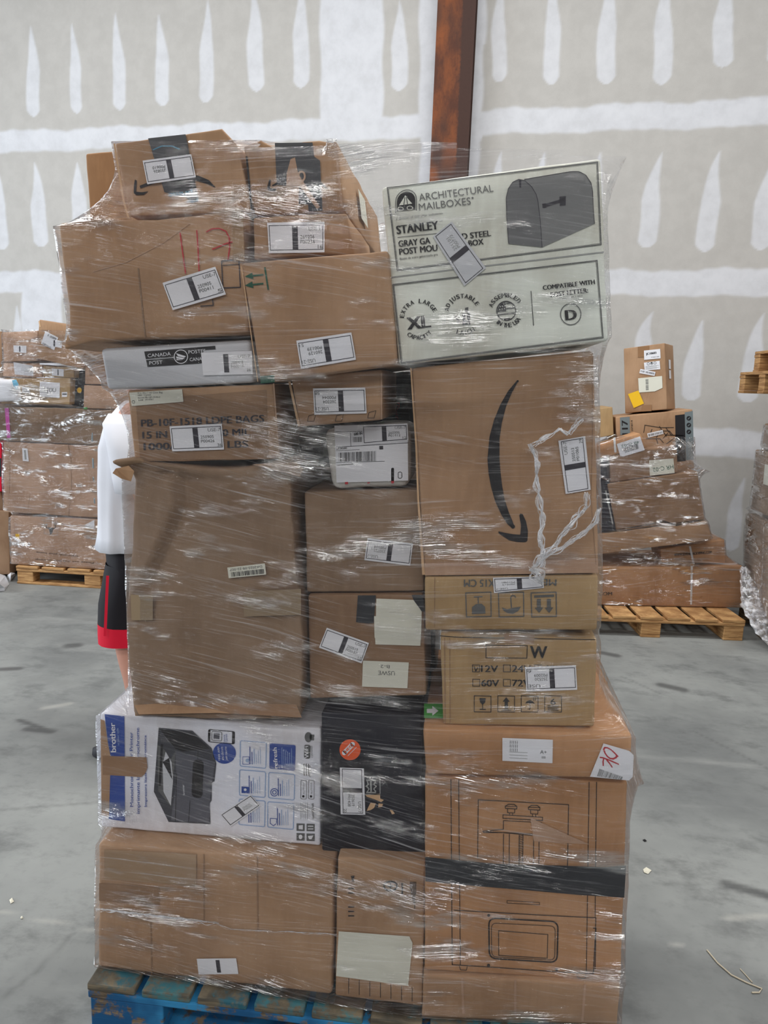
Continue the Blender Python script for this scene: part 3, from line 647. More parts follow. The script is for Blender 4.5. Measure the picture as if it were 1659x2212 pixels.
# big crushed carton, middle left
def crush(a, bb, c):
    o = np.zeros(3)
    if c < .6:
        al = .30*min(1, max(0, (bb-.42)/.42))*(1 if bb < .95 else max(0, (.99-bb)/.04)); f_ = (1-c/.6)
        if al > .01:
            w_ = min(1, al/.12); st_ = min(1, max(0, (a-al)/.035+.5))
            o[1] += w_*f_*((1-st_)*(.022*(1-a/al) if a < al else 0)+st_*.040*np.exp(-max(0, a-al)/.13))
        o[1] -= .012*max(0, 1-bb/.07)*f_*(1 if a > .02 else 0) - .006*sin(a*9)*max(0, 1-bb/.1)*f_
    if bb > .96 and a < .12: o += np.array([-.045*(1-a/.12), -.02, .010])*(bb-.96)/.04
    if bb > .96: o[2] += .008*sin(a*7+.5)
    o[0] += (.010*sin(bb*5.5)-.004)*max(0, (a-.8)/.2)
    if a < .06: o[0] += -.012*sin(bb*4.2)
    return o
b = Box(FS, 'tall dark brown carton with a dented upper left corner and a barcode sticker', [(271, 1008), (642, 1000), (651, 1553), (288, 1545)], .08, .58, 'card_g', bump=.006, warp=crush, r=.009, step=.012)
b.part('packing_tape', lambda d: d.poly([(282, 1285), (330, 1285), (330, 1340), (284, 1340)], 'tape_g'), .008); b.part('packing_tape', lambda d: d.poly([(525, 1278), (650, 1272), (650, 1328), (527, 1332)], 'tape_g'), .008)
def bc(d):
    q = [(491, 1226), (572, 1217), (575, 1241), (494, 1249)]; d.poly(q, 'paper_o')
    barcode(d, [tuple(d.quad(q, .08, .48)), tuple(d.quad(q, .95, .48)), tuple(d.quad(q, .95, .9)), tuple(d.quad(q, .08, .9))], 60, 'ink', 9)
    d.text('DA2025-08-22-007', tuple(d.quad(q, .92, .15)), tuple(d.quad(q, .06, .15)), 5, 'ink_m')
b.part('barcode_sticker', bc, .009)
b.mb.add([b.pl.at(u, v, o) for u, v, o in [(250, 1012, .02), (278, 1006, .012), (290, 1018, .014), (283, 1040, .012), (262, 1034, .03), (243, 1022, .035)]], [(0, 1, 2, 3), (0, 3, 4, 5)], 'card')
b.mb.add([b.pl.at(u, v, o) for u, v, o in [(545, 1003, .008), (640, 998, .012), (655, 1012, .02), (648, 1030, .014), (600, 1012, .006)]], [(0, 1, 2, 3), (0, 3, 4)], 'card')
b.mb.add([b.pl.at(u, v, o) for u, v, o in [(290, 1523, .010), (400, 1516, .016), (465, 1518, .016), (640, 1522, .012), (652, 1550, .03), (470, 1540, .034), (300, 1543, .03)]], [(0, 1, 5, 6), (1, 2, 5), (2, 3, 4, 5)], 'card_d')
b.finish()

# recessed middle column
b = Box(FS, 'plain dark brown carton with an upside-down sticker in the recessed middle column', [(657, 1062), (907, 1057), (916, 1278), (662, 1280)], .12, .5, 'card_g')
use_label(b, flip([(794, 1162), (892, 1174), (886, 1222), (787, 1210)]), 'USE-7', '250721', 'P00104', '24'); b.finish(); zc2 = max(b.c[0][2], b.c[1][2])+.004
b = Box(FS, 'brown carton with black tape and two white sheets, directly above the black carton', [(665, 1285), (914, 1283), (921, 1503), (669, 1510)], .115, .22, 'card_d')
b.part('black_tape', lambda d: d.poly([(773, 1286), (812, 1286), (807, 1346), (795, 1347), (769, 1344)], 'tape'), .003, 'black tape strip'); b.part('black_tape', lambda d: d.poly([(889, 1285), (914, 1285), (917, 1321), (904, 1321)], 'tape'), .003, 'black tape strip')
b.part('blank_sheet', lambda d: (d.poly([(813, 1293), (893, 1296), (911, 1321), (908, 1395), (811, 1392), (808, 1331), (812, 1331)], 'paper_o'), d.poly([(808, 1331), (911, 1331), (909, 1384), (809, 1378)], 'paper_o', .0006)), .0036)
def us(d):
    q = [(784, 1427), (883, 1431), (880, 1487), (782, 1483)]; d.poly(q, 'paper_o'); d.text('B-2', (842, 1437), (822, 1436), 7, 'ink_g'); d.text('USWE', (853, 1450), (817, 1449), 9, 'ink_m')
b.part('sorting_label', us, .0032)
use_label(b, [(706, 1356), (797, 1389), (781, 1433), (689, 1399)], 'USE-7', '250519', 'P00187', '15', .0042); b.finish()
b = Box(FS, 'small brown carton with sticker, tucked under the carton with green arrows', [(628, 816), (826, 798), (826, 907), (646, 922)], .06, .3, 'card')
b.d.line([(625, 824), (646, 921)], 5, 'edge'); b.d.line([(824, 806), (824, 906)], 3, 'card_p')
for (x, y) in ((672, 900), (732, 900), (802, 893)): b.d.line([(x-5, y-2), (x+10, y-6), (x+6, y+10), (x-8, y+10)], 1, 'ink_b', closed=True)
use_label(b, flip([(676, 839), (789, 837), (792, 893), (679, 896)]), 'USE-21', '260304', 'P00044', '58'); b.finish()
b = Box(FS, 'white padded mailer covered in shipping print, deep in the middle column', [(699, 924), (886, 914), (886, 1052), (716, 1058)], .12, .2, 'white_mail', name='mailer_bag', cat='parcel', r=.022, bump=.006)
Zw = Zm(580, 760, .226)
def wl(d):
    d.poly([Zw(630, 705), Zw(1330, 690), Zw(1335, 1230), Zw(650, 1250)], 'paper'); d.line([Zw(635, 765), Zw(900, 760)], 1, 'ink', .0004); d.line([Zw(640, 912), Zw(1335, 870)], 1.2, 'ink', .0004); d.line([Zw(782, 765), Zw(788, 905)], 1, 'ink', .0004)
    barcode(d, [Zw(670, 965), Zw(1025, 948), Zw(1025, 1045), Zw(672, 1050)], 45, 'ink', 3); barcode(d, [Zw(805, 815), Zw(895, 812), Zw(895, 860), Zw(808, 865)], 20, 'ink', 4)
    d.text('NI 089', Zw(895, 765), Zw(815, 775), 6, 'ink', bold=.3); d.text('UPS GROUND', Zw(650, 935), Zw(750, 928), 4, 'ink', bold=.2); d.line([Zw(645, 945), Zw(870, 935)], 1, 'ink_g', .0004)
    d.poly([Zw(1058, 900), Zw(1095, 898), Zw(1097, 932), Zw(1060, 934)], 'bar', .0004); d.line([Zw(645, 1060), Zw(1110, 1045)], 1, 'ink', .0004); d.line([Zw(650, 1085), Zw(810, 1072)], 2, 'ink_g', .0004)
    rrect(d, [Zw(1172, 1110), Zw(1200, 1108), Zw(1200, 1258), Zw(1172, 1260)], 3, 0, 'red_ink'); rrect(d, [Zw(1238, 1150), Zw(1275, 1148), Zw(1276, 1208), Zw(1240, 1210)], 4, 1.5, 'ink')
    d.poly([Zw(730, 1245), Zw(760, 1243), Zw(760, 1266), Zw(730, 1267)], 'red_ink', .0004); d.poly([Zw(945, 1248), Zw(968, 1247), Zw(968, 1258), Zw(945, 1259)], 'red_ink', .0004)
b.part('carrier_label', wl, .004)
use_label(b, [(782, 918), (880, 915), (882, 952), (784, 961)], 'USE-7', '260306', 'P01412', '12', .0052); b.finish()
b = Box(FS, 'black poly bag filling the dark gap behind the white padded mailer', [(652, 830), (889, 800), (897, 1052), (652, 1062)], .37, .24, 'bag_gap_black', name='bag_gap_fill', cat='bag', r=.03, bump=.02, film=False, zbot=zc2)
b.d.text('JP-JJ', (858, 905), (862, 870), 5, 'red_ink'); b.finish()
b = Box(FS, 'added black filler for the shade in the slot left of the voltage carton', [(905, 1367), (942, 1367), (942, 1490), (905, 1490)], .36, .3, 'bag_gap_black', name='bag_gap_fill', cat='bag', r=.02, bump=.01, film=False); b.finish()  # no real bag: black block added so the slot reads as deep shade

b = Box(FS, 'added black filler for the shade between the printed bag-size carton and the white mailer', [(640, 934), (696, 930), (696, 992), (652, 994)], .20, .14, 'bag_gap_black', name='bag_gap_fill', cat='bag', r=.02, bump=.01, film=False); b.finish()  # black block added to stand in for the shadow between these parcels

# right column
b = Box(FS, 'yellowish carton with voltage tick boxes and four handling symbols', [(951, 1368), (1290, 1380), (1284, 1571), (957, 1566)], .055, .4, 'card_y', yaw=6)
Zv = Zm(900, 1200, .3014); d = b.d; I = 'ink'
d.line([Zv(200, 590), Zv(205, 1200)], 2, 'card_d'); d.line([Zv(238, 590), Zv(240, 1200)], 1.5, 'card_d'); d.line([Zv(165, 575), Zv(300, 586), Zv(620, 592), Zv(1280, 602)], 1.8, 'ink_b')
d.line([Zv(497, 643), Zv(793, 646), Zv(790, 736), Zv(497, 734)], 1.6, I, closed=True); d.text('W', Zv(815, 736), Zv(932, 738), 27, I, bold=1.1)
for (x, y, tx, wd) in ((400, 832, '12V', 120), (622, 832, '24V', 200-65), (845, 832, '48V', 140), (402, 935, '60V', 125), (622, 935, '72V', 130)):
    d.line([Zv(x, y-48), Zv(x+50, y-47), Zv(x+50, y+2), Zv(x, y+1)], 1.4, I, closed=True); d.text(tx, Zv(x+62, y+2), Zv(x+62+wd, y+4), 14.5, I, bold=.7)
d.line([Zv(412, 795), Zv(424, 828), Zv(440, 800)], 2, I)
for x in (413, 582, 750, 918): d.line([Zv(x, 1005), Zv(x+120, 1008), Zv(x+120, 1122), Zv(x, 1120)], 1.5, I, closed=True)
d.poly([Zv(450, 1022), Zv(496, 1023), Zv(490, 1055), Zv(475, 1068), Zv(470, 1068), Zv(455, 1052)], I); d.line([Zv(473, 1066), Zv(473, 1100)], 1.6, I); d.line([Zv(452, 1102), Zv(496, 1103)], 2, I)
d.poly([Zv(642, 1015), Zv(668, 1048), Zv(654, 1048), Zv(656, 1098), Zv(630, 1098), Zv(631, 1047), Zv(617, 1047)], I); d.line([Zv(610, 1107), Zv(678, 1108)], 2, I)
d.poly([Zv(776, 1062), Zv(790, 1045), Zv(812, 1036), Zv(834, 1046), Zv(848, 1064), Zv(830, 1058), Zv(812, 1062), Zv(795, 1057)], I); d.line([Zv(812, 1060), Zv(812, 1102), Zv(800, 1100)], 1.5, I)
for k in range(4): d.circ(Zv(838+k % 2*14, 1022+k//2*12), 1.3, I, n=8)
d.text('6', Zv(960, 1068), Zv(995, 1069), 13, I, bold=.6)
for k in range(3): d.line([Zv(938, 1078+k*14), Zv(1018, 1080+k*14)], 2, I)
b.part('packing_tape', lambda d: d.poly([Zv(625, 560), Zv(845, 566), Zv(840, 630), Zv(632, 626)], 'tape_b'), .003)
use_label(b, flip([(1134, 1441), (1244, 1437), (1247, 1490), (1137, 1494)]), 'USE', '250520', 'P02009', '6', .0036); b.finish()
b = Box(FS, 'brown carton printed upside down with glass, umbrella and arrow symbols', [(917, 1247), (1293, 1242), (1290, 1362), (919, 1362)], .055, .45, 'card_y', yaw=5)
d = b.d; I = 'ink_m'
for x in (352, 586, 820): d.line([Zv(x, 268), Zv(x+180, 262), Zv(x+182, 436), Zv(x+5, 440)], 2.2, I, closed=True)
d.poly([Zv(396, 420), Zv(397, 370), Zv(425, 348), Zv(465, 345), Zv(490, 368), Zv(494, 416)], I); d.line([Zv(442, 345), Zv(440, 296)], 2.4, I); d.line([Zv(410, 297), Zv(472, 294)], 2.4, I)
d.poly([Zv(610, 372), Zv(650, 385), Zv(690, 375), Zv(748, 366), Zv(728, 398), Zv(690, 418), Zv(650, 412), Zv(625, 398)], I); d.line([Zv(680, 375), Zv(674, 300), Zv(684, 287), Zv(702, 288), Zv(710, 302)], 2.4, I)
d.line([Zv(842, 294), Zv(985, 288)], 5, I)
for x in (876, 948): d.poly([Zv(x-14, 312), Zv(x+14, 311), Zv(x+14, 372), Zv(x+32, 372), Zv(x+2, 412), Zv(x-30, 374), Zv(x-14, 374)], I)
d.text('ME', Zv(1002, 172), Zv(905, 168), 14, I, bold=.5); d.text('X15 CM', Zv(560, 172), Zv(340, 172), 16, I, bold=.5)
d.line([Zv(130, 155), Zv(128, 515)], 1.3, 'card_d')
use_label(b, flip([(1065, 1248), (1173, 1245), (1175, 1270), (1067, 1281)]), 'USE-7', '250513', 'P01080', ''); b.finish()
b = Box(FS, 'big square brown carton with a large upright curved black arrow', [(888, 794), (1283, 758), (1294, 1237), (917, 1244)], .055, .45, 'card', yaw=4, bump=.003, r=.009)
Za = Zm(860, 760, .2893); I = 'ink'; d = b.d
cl = [(893, 215), (835, 300), (785, 400), (745, 520), (720, 640), (712, 800), (720, 900), (735, 1000), (760, 1110), (800, 1210), (835, 1275), (862, 1312)]
wd = [3, 9, 13, 18, 22, 26, 26, 24, 21, 17, 13, 6]
d.line([Za(*p) for p in cl], wd, I); d.circ(Za(893, 219), 2.4, I, n=12); d.circ(Za(858, 1305), 4.5, I, n=14)
d.poly([Za(750, 1340), Za(800, 1352), Za(860, 1362), Za(912, 1366), Za(918, 1300), Za(905, 1222), Za(912, 1207), Za(930, 1212), Za(955, 1265), Za(970, 1340), Za(966, 1410), Za(950, 1422), Za(890, 1420), Za(830, 1408), Za(775, 1372), Za(748, 1352)], I)
d.line([Za(95, 120), Za(110, 350), Za(135, 700), Za(150, 1100), Za(190, 1665)], [3, 3, 4, 4, 6], 'edge'); d.line([Za(1450, 40), Za(1452, 600), Za(1440, 1100), Za(1478, 1590)], 1.3, 'card_d'); d.poly([Za(198, 1580), Za(1490, 1540), Za(1495, 1650), Za(200, 1670)], 'card_p', -.0003)
use_label(b, [(1222, 1067), (1206, 952), (1264, 942), (1276, 1058)], 'USE-7', '250513', 'P01085', '29', .0036); b.finish()

# mailbox carton
b = Box(FS, 'greenish white carton with mailbox picture, tilted on top of the right column', [(824, 404), (1298, 341), (1314, 737), (861, 788)], .03, .36, 'white_card', yaw=3, r=.007)
Zx = Zm(800, 320, .3255); d = b.d; I = 'ink'
for o_, w_ in ((0, 2), (7, 1)):
    d.line([Zx(112+o_, 262+o_), Zx(1508-o_, 92+o_), Zx(1532-o_, 640-o_), Zx(178+o_, 812-o_)], w_, 'ink_m', closed=True)
    d.line([Zx(150+o_, 905+o_), Zx(1505-o_, 745+o_), Zx(1545-o_, 1258-o_), Zx(205+o_, 1428-o_)], w_, 'ink_m', closed=True)
d.line([Zx(140, 858), Zx(560, 805), Zx(1000, 755), Zx(1550, 690)], 3, 'ink_l', -.0005)
# arched emblem
def archp(x0, x1, yb, yt, sl, k=10):
    cx = (x0+x1)/2; rx = (x1-x0)/2; o = [(x0, yb)]
    for i in range(k+1):
        a = pi-i*pi/k; x = cx+rx*cos(a); o.append((x, yt+rx-rx*sin(a)))
    o.append((x1, yb)); return [Zx(x, y-(x-x0)*sl) for x, y in o]
d.line(archp(168, 306, 432, 285, .12), 1.6, 'ink_m'); d.poly(archp(176, 298, 420, 296, .12), I)
d.poly([Zx(190, 380), Zx(212, 345), Zx(232, 312), Zx(252, 340), Zx(278, 368)], 'white_card', .0004); d.line([Zx(222, 375), Zx(230, 325)], 1.6, I, .0008); d.line([Zx(246, 372), Zx(240, 325)], 1.6, I, .0008)
for x in (200, 262): d.circ(Zx(x, 403-(x-200)*.1), 6, 'white_card', 4, do=.0004, ring=1.3)
d.text('ARCHITECTURAL', Zx(325, 350), Zx(818, 288), 15.5, 'ink_g'); d.text('MAILBOXES', Zx(325, 415), Zx(668, 372), 15.5, 'ink_g'); d.circ(Zx(678, 330), 2.2, 'ink_g', n=10)
d.text('a division of Gibraltar Industries', Zx(170, 478), Zx(482, 438), 5, 'ink_m'); d.text('STANLEY', Zx(178, 570), Zx(452, 536), 18, I, bold=.9); d.text('TM', Zx(458, 492), Zx(478, 488), 3, 'ink_g')
d.line([Zx(180, 592), Zx(480, 562)], 1.2, 'ink_m')
d.text('GRAY GA', Zx(190, 655), Zx(398, 632), 13.5, I, bold=.6); d.text('POST MOU', Zx(195, 708), Zx(446, 680), 13.5, I, bold=.6); d.text('Buzón de acero galvanizado gris', Zx(197, 742), Zx(448, 712), 5, I)
d.text('D STEEL', Zx(612, 604), Zx(800, 582), 12.5, I, bold=.6); d.text('BOX', Zx(655, 650), Zx(752, 638), 12.5, I, bold=.6)
# mailbox picture
G = 'ink_m'
front = [(918, 635), (905, 460), (902, 330), (915, 270), (945, 225), (985, 207), (1025, 215), (1070, 255), (1100, 305), (1112, 350), (1128, 480), (1140, 658)]
side = [(1140, 658), (1128, 480), (1112, 350), (1100, 305), (1070, 255), (1025, 215), (1020, 207), (1330, 155), (1385, 155), (1430, 178), (1465, 230), (1476, 290), (1480, 400), (1488, 502)]
d.poly([Zx(*p) for p in side], 'mailg'); d.poly([Zx(*p) for p in front], 'mailf', .0003); d.line([Zx(*p) for p in front], 1.4, 'bar', .0006); d.line([Zx(*p) for p in side[6:]], 1.2, 'bar', .0006)
d.line([Zx(1150, 385), Zx(1290, 342)], 7, 'bar', .0006); d.poly([Zx(1255, 322), Zx(1298, 318), Zx(1296, 380), Zx(1258, 384)], 'bar', .0006); d.poly([Zx(1140, 370), Zx(1165, 365), Zx(1168, 396), Zx(1144, 398)], 'bar', .0006); d.poly([Zx(985, 212), Zx(1002, 212), Zx(1000, 262), Zx(990, 262)], 'bar', .0006)
# lower panel
d.arc('EXTRA LARGE', Zx(325, 1130), 33, 165, 22, 9.5, I, tilt=7); d.text('XL', Zx(252, 1205), Zx(398, 1188), 27, I, bold=2.2); d.arc('CAPACITY', Zx(318, 1160), 36, 225, 312, 9, I, inner=True, tilt=7)
d.arc('ADJUSTABLE', Zx(615, 1090), 31, 162, 25, 9.5, I, tilt=7); d.arc('LATCH', Zx(612, 1100), 45, 250, 295, 10, I, inner=True, tilt=7)
d.poly([Zx(608, 1098), Zx(630, 1092), Zx(628, 1060), Zx(650, 1055), Zx(650, 1086), Zx(632, 1090), Zx(632, 1140), Zx(640, 1142), Zx(640, 1085), Zx(660, 1088), Zx(664, 1172), Zx(612, 1175)], I); d.line([Zx(560, 1122), Zx(620, 1172)], 3, I); d.line([Zx(558, 1125), Zx(580, 1110)], 1.5, I); d.poly([Zx(572, 1152), Zx(590, 1150), Zx(592, 1162), Zx(574, 1163)], I)
fc = np.array(Zx(902, 1080)); d.circ(fc, 20.5, I, ring=2.4, n=40)
for k in range(7):
    y = -16+k*5.6; hx = sqrt(max(0, 19.5**2-y*y)); x0 = -hx if k > 3 else 0
    e = np.array([1, -.1]); p = lambda x: tuple(fc+e*x+np.array([0, y]))
    if k % 2 == 0 or k > 3: d.line([p(x0), p(hx)], 2.6, I, .0002) if k % 2 == 0 else None
d.poly([tuple(fc+np.array(p)) for p in [(-18, -6), (-12, -15), (-2, -18.5), (0, 1), (-19, 3)]], I, .0003)
for x, y in ((-13, -9), (-8, -10), (-3, -11), (-14, -3), (-9, -4), (-4, -5), (-5, -15)): d.circ(tuple(fc+np.array([x, y])), 1.2, 'white_card', do=.0007, n=8)
d.arc('ASSEMBLED', Zx(902, 1085), 31, 150, 34, 9.5, I, tilt=7); d.arc('IN THE USA', Zx(908, 1085), 34, 222, 318, 9.5, I, inner=True, tilt=7)
d.line([Zx(1066, 948), Zx(1083, 1178)], 1.5, I); d.text('COMPATIBLE WITH', Zx(1148, 942), Zx(1490, 902), 10, I, bold=.6); d.text('POST LETTER:', Zx(1200, 988), Zx(1445, 958), 10, I, bold=.6); d.text('Compatible con la letra', Zx(1238, 1003), Zx(1408, 982), 3.6, I)
d.circ(Zx(1330, 1102), 22, 'ink_m', 23, ring=2); d.text('D', Zx(1300, 1142), Zx(1368, 1136), 22, I, bold=1.8)
use_label(b, [(1003, 618), (935, 511), (976, 478), (1050, 579)], '', '251101', 'P00772', '', faint=True, paper='grey_mail')
b.finish()

# left upper cartons
b = Box(FS, 'brown carton printed with black bag sizes and weights, under the grey parcel', [(275, 842), (592, 829), (603, 992), (291, 999)], .085, .45, 'card', bump=.003)
Zb = Zm(200, 720, 1/3.607); d = b.d; I = 'bar'
d.text('PB-10F-1518 LDPE BAGS', Zb(380, 728), Zb(1336, 690), 15.5, I, bold=.8); d.text('15 IN X 18 IN 1.0 MIL', Zb(390, 820), Zb(1225, 795), 15, I, bold=.8); d.text('1000/CTN 38 LBS', Zb(400, 910), Zb(1212, 888), 15, I, bold=.8)
d.line([Zb(1410, 390), Zb(1455, 990)], 3, 'card_p'); d.poly([Zb(335, 520), Zb(1355, 440), Zb(1375, 980), Zb(370, 985)], 'card_d', -.0008)
def pbl(d):
    q = [Zb(285, 462), Zb(697, 435), Zb(708, 533), Zb(305, 567)]; d.poly(q, 'paper_o')
    for i, tx in enumerate(('15 x 18 x 1 mil Clear Bag', '1000 / Carton', 'Item# PB-10F-1518-cl', 'Lot#  34-4361')): d.text(tx, Zb(350+i*2, 472+i*18), Zb(350+[195, 105, 175, 122][i], 466+i*18), 3.6, 'ink_m')
    d.circ(Zb(318, 535), 3, 'ink_m', ring=1)
b.part('product_label', pbl)
use_label(b, [(366, 921), (479, 915), (484, 971), (372, 975)], 'USE-7', '250905', 'P00426', '36', .0042); b.finish()
b = Box(FS, 'flat grey postal parcel with a black printed banner', [(216, 752), (540, 733), (548, 826), (230, 842)], .075, .42, 'grey_mail', name='postal_parcel', cat='parcel', r=.010)
d = b.d
d.poly([Zb(402, 142), Zb(955, 97), Zb(958, 125), Zb(740, 140), Zb(830, 215), Zb(830, 235), Zb(428, 262)], 'ink'); d.poly([Zb(735, 140), Zb(860, 128), Zb(860, 232), Zb(730, 240)], 'ink', .0001)
d.line([Zb(415, 205), Zb(640, 187)], 1.3, 'grey_mail', .0006); d.text('CANADA', Zb(430, 188), Zb(610, 172), 7.5, 'paper', .0008); d.text('POST', Zb(442, 245), Zb(545, 238), 7.5, 'paper', .0008)
d.circ(Zb(688, 182), 15.5, 'ink', do=.0004); d.circ(Zb(688, 182), 14.5, 'paper', do=.0008, ring=1.6)
d.poly([Zb(650, 155), Zb(715, 175), Zb(728, 180), Zb(712, 190), Zb(665, 178)], 'paper', .001); d.poly([Zb(650, 180), Zb(712, 194), Zb(722, 192), Zb(700, 204), Zb(655, 196)], 'paper', .001); d.poly([Zb(655, 200), Zb(700, 208), Zb(652, 210)], 'paper', .001)
d.text('POSTES', Zb(748, 160), Zb(880, 150), 7.5, 'paper', .0008); d.text('CANADA', Zb(758, 218), Zb(900, 206), 7.5, 'paper', .0008)
use_label(b, [(434, 762), (544, 758), (546, 808), (439, 811)], 'USE-7', '250918', 'P00016', '26', .004, border=False); b.finish()
def sag(a, bb, c):
    o = np.zeros(3)
    if bb < .2 and a < .08: o += np.array([-.02, -.01, -.016])*(1-bb/.2)*(1-a/.08)
    if bb > .95: o[2] += .004*sin(a*8)
    return o
b = Box(FS, 'wide brown carton with red handwritten number, upper left of the stack', [(124, 483), (522, 457), (537, 720), (158, 740)], .05, .6, 'card', bump=.005, warp=sag, r=.008)
Zu = Zm(100, 260, .2773); d = b.d
d.line([Zu(1042, 875), Zu(1062, 1030), Zu(1085, 1195)], 2.6, 'red_ink'); d.line([Zu(1172, 855), Zu(1182, 1000), Zu(1190, 1175)], 2.6, 'red_ink')
d.line([Zu(1245, 870), Zu(1290, 845), Zu(1350, 842), Zu(1400, 865), Zu(1425, 915), Zu(1428, 990), Zu(1415, 1090)], 2.6, 'red_ink'); d.line([Zu(1292, 1005), Zu(1400, 960), Zu(1515, 928)], 2.6, 'red_ink')
rrect(d, [Zu(1365, 1095), Zu(1500, 1085), Zu(1512, 1300), Zu(1375, 1305)], 2, 2.2, 'bar'); d.line([Zu(1375, 1130), Zu(1505, 1120)], 1.5, 'bar'); d.line([Zu(1200, 1448), Zu(1300, 1440), Zu(1295, 1395)], 2.2, 'bar')
d.line([Zu(360, 1180), Zu(620, 1105), Zu(900, 960), Zu(1120, 800)], 1.4, 'card_p'); d.line([Zu(715, 1150), Zu(770, 1690)], 3, 'card_g')
b.part('packing_tape', lambda d: d.poly([Zu(1445, 700), Zu(1530, 700), Zu(1545, 1100), Zu(1455, 1090)], 'tape_c'), .006)
use_label(b, [(351, 611), (465, 576), (488, 636), (373, 670)], 'USE-7', '250905', 'P00411', '5', .006); b.finish(); zL1 = b.c[0][2]+.004
b = Box(FS, 'brown carton with green sideways arrows and a green corner mark', [(521, 568), (838, 541), (857, 787), (563, 826)], -.005, .45, 'card', r=.006)
Zs = Zm(500, 260, .2713); d = b.d; d.line([Zs(265, 1170), Zs(293, 1350)], 3.6, 'green_ink')
for y in (1232, 1303): d.line([Zs(170, y+5), Zs(255, y-4)], 3.6, 'green_ink'); d.poly([Zs(105, y+12), Zs(165, y-20), Zs(175, y+32)], 'green_ink')
d.poly([Zs(228, 2035), Zs(340, 2028), Zs(345, 2085), Zs(232, 2095)], 'green_ink'); d.line([Zs(78, 1160), Zs(210, 2080)], 2, 'edge')
use_label(b, flip([(640, 736), (759, 718), (769, 777), (650, 797)]), 'USE-21', '260129', 'P00139', '51', .0035); b.finish()
def dent2(a, bb, c):
    o = np.zeros(3)
    if a > .7 and c < .5: o[1] += .05*(a-.7)/.3*(1-c/.5)*(1.2-bb)
    return o
b = Box(FS, 'small brown carton with one sticker, below the right of two tape-banded top cartons', [(546, 469), (748, 459), (756, 541), (548, 562)], .05, .35, 'card', bump=.003, warp=dent2)
use_label(b, [(577, 481), (701, 479), (701, 545), (581, 547)], 'USE-21', '260206', 'P00236', '16', .0035); b.finish()
def humped(a, bb, c):
    k = np.interp(a, [0, .34, .88, 1], [0, .012, .036, .0]); return np.array([0, 0, k*max(0, bb-.3)/.7])
b = Box(FS, 'top left brown carton with black tape band and curved arrow print', [(247, 308), (516, 318), (543, 458), (278, 468)], .10, .27, 'card', bump=.004, warp=humped)
d = b.d
d.line([Zu(530, 180), Zu(600, 620), Zu(640, 760)], 4, 'edge'); d.line([Zu(1560, 280), Zu(1600, 700)], 4, 'ink')
Zt = Zu
d.line([Zt(730, 520), Zt(850, 475), Zt(960, 450), Zt(1080, 440), Zt(1180, 452), Zt(1260, 480), Zt(1315, 522)], [6, 8, 10, 11, 12, 9, 2], 'ink'); d.poly([Zt(690, 460), Zt(705, 470), Zt(700, 555), Zt(745, 560), Zt(795, 552), Zt(760, 580), Zt(700, 583), Zt(680, 565), Zt(682, 510)], 'ink')
def tp(d):
    d.poly([Zt(792, 140), Zt(1085, 108), Zt(1190, 630), Zt(1130, 645), Zt(1090, 600), Zt(920, 560)], 'tape'); d.line([Zt(830, 230), Zt(900, 200), Zt(980, 200), Zt(1040, 225)], 2, 'cyan', .0006)
    d.text('prime', Zt(1135, 545), Zt(950, 570), 11, 'cyan', .0006, bold=.4); d.text('prime', Zt(1180, 612), Zt(1090, 625), 8, 'cyan', .0006)
b.part('printed_tape', tp, .0032, 'black tape with pale blue print')
use_label(b, flip([(308, 347), (413, 333), (423, 383), (318, 398)]), '', '250826', 'P00610', '', .006); b.finish()
def ragged(a, bb, c): return np.array([0, 0, (.006*sin(a*11)-.004*sin(a*23))*max(0, bb-.9)/.1])
b = Box(FS, 'top right brown carton with black tape band torn in the middle', [(524, 314), (728, 303), (746, 456), (550, 466)], .10, .66, 'card', bump=.003, warp=ragged)
d = b.d
d.line([Zs(325, 520), Zs(400, 488), Zs(470, 470)], [3, 8, 9], 'ink'); d.poly([Zs(300, 470), Zs(315, 475), Zs(308, 540), Zs(365, 545), Zs(345, 562), Zs(295, 562), Zs(283, 535)], 'ink'); d.line([Zs(700, 495), Zs(762, 545)], [7, 2], 'ink'); d.line([Zs(825, 170), Zs(880, 700)], 5, 'card_p')
b.part('printed_tape', lambda d: (d.poly([Zs(345, 180), Zs(645, 175), Zs(660, 290), Zs(705, 320), Zs(725, 720), Zs(615, 725), Zs(610, 670), Zs(535, 665), Zs(530, 500), Zs(440, 480), Zs(435, 520), Zs(360, 515)], 'tape'),
    d.poly([Zs(470, 310), Zs(505, 295), Zs(530, 420), Zs(560, 470), Zs(705, 690), Zs(680, 705), Zs(540, 520), Zs(530, 730), Zs(430, 740), Zs(440, 420)], 'card_p', .0008), d.circ(Zs(558, 445), 7, 'card_p', 10, do=.0012, ring=4)), .0032, 'black tape torn in the middle')
x1 = b.c[1][0]; mb = MB(); TR_, BR_ = b.c[1], b.c[2]
def sp(f, g, o=.003): p = TR_*(1-g)+BR_*g; return p+np.array([o+.004, f, 0])
mb.add([sp(.21, .30), sp(.32, .30), sp(.32, .78), sp(.21, .78)], [(0, 1, 2, 3)], 'paper_o'); mb.build('side_label', b.root); b.finish()
pq_ = [np.array([Plane(.40).at(196, 470)[0], .40, zL1]), np.array([Plane(.40).at(436, 470)[0], .40, zL1])]
b = Box(FS, 'brown carton peeking out behind the top left carton', [(184, 331), (430, 311), proj(pq_[1]), proj(pq_[0])], .40, .22, 'card_o', film=False); b.finish()

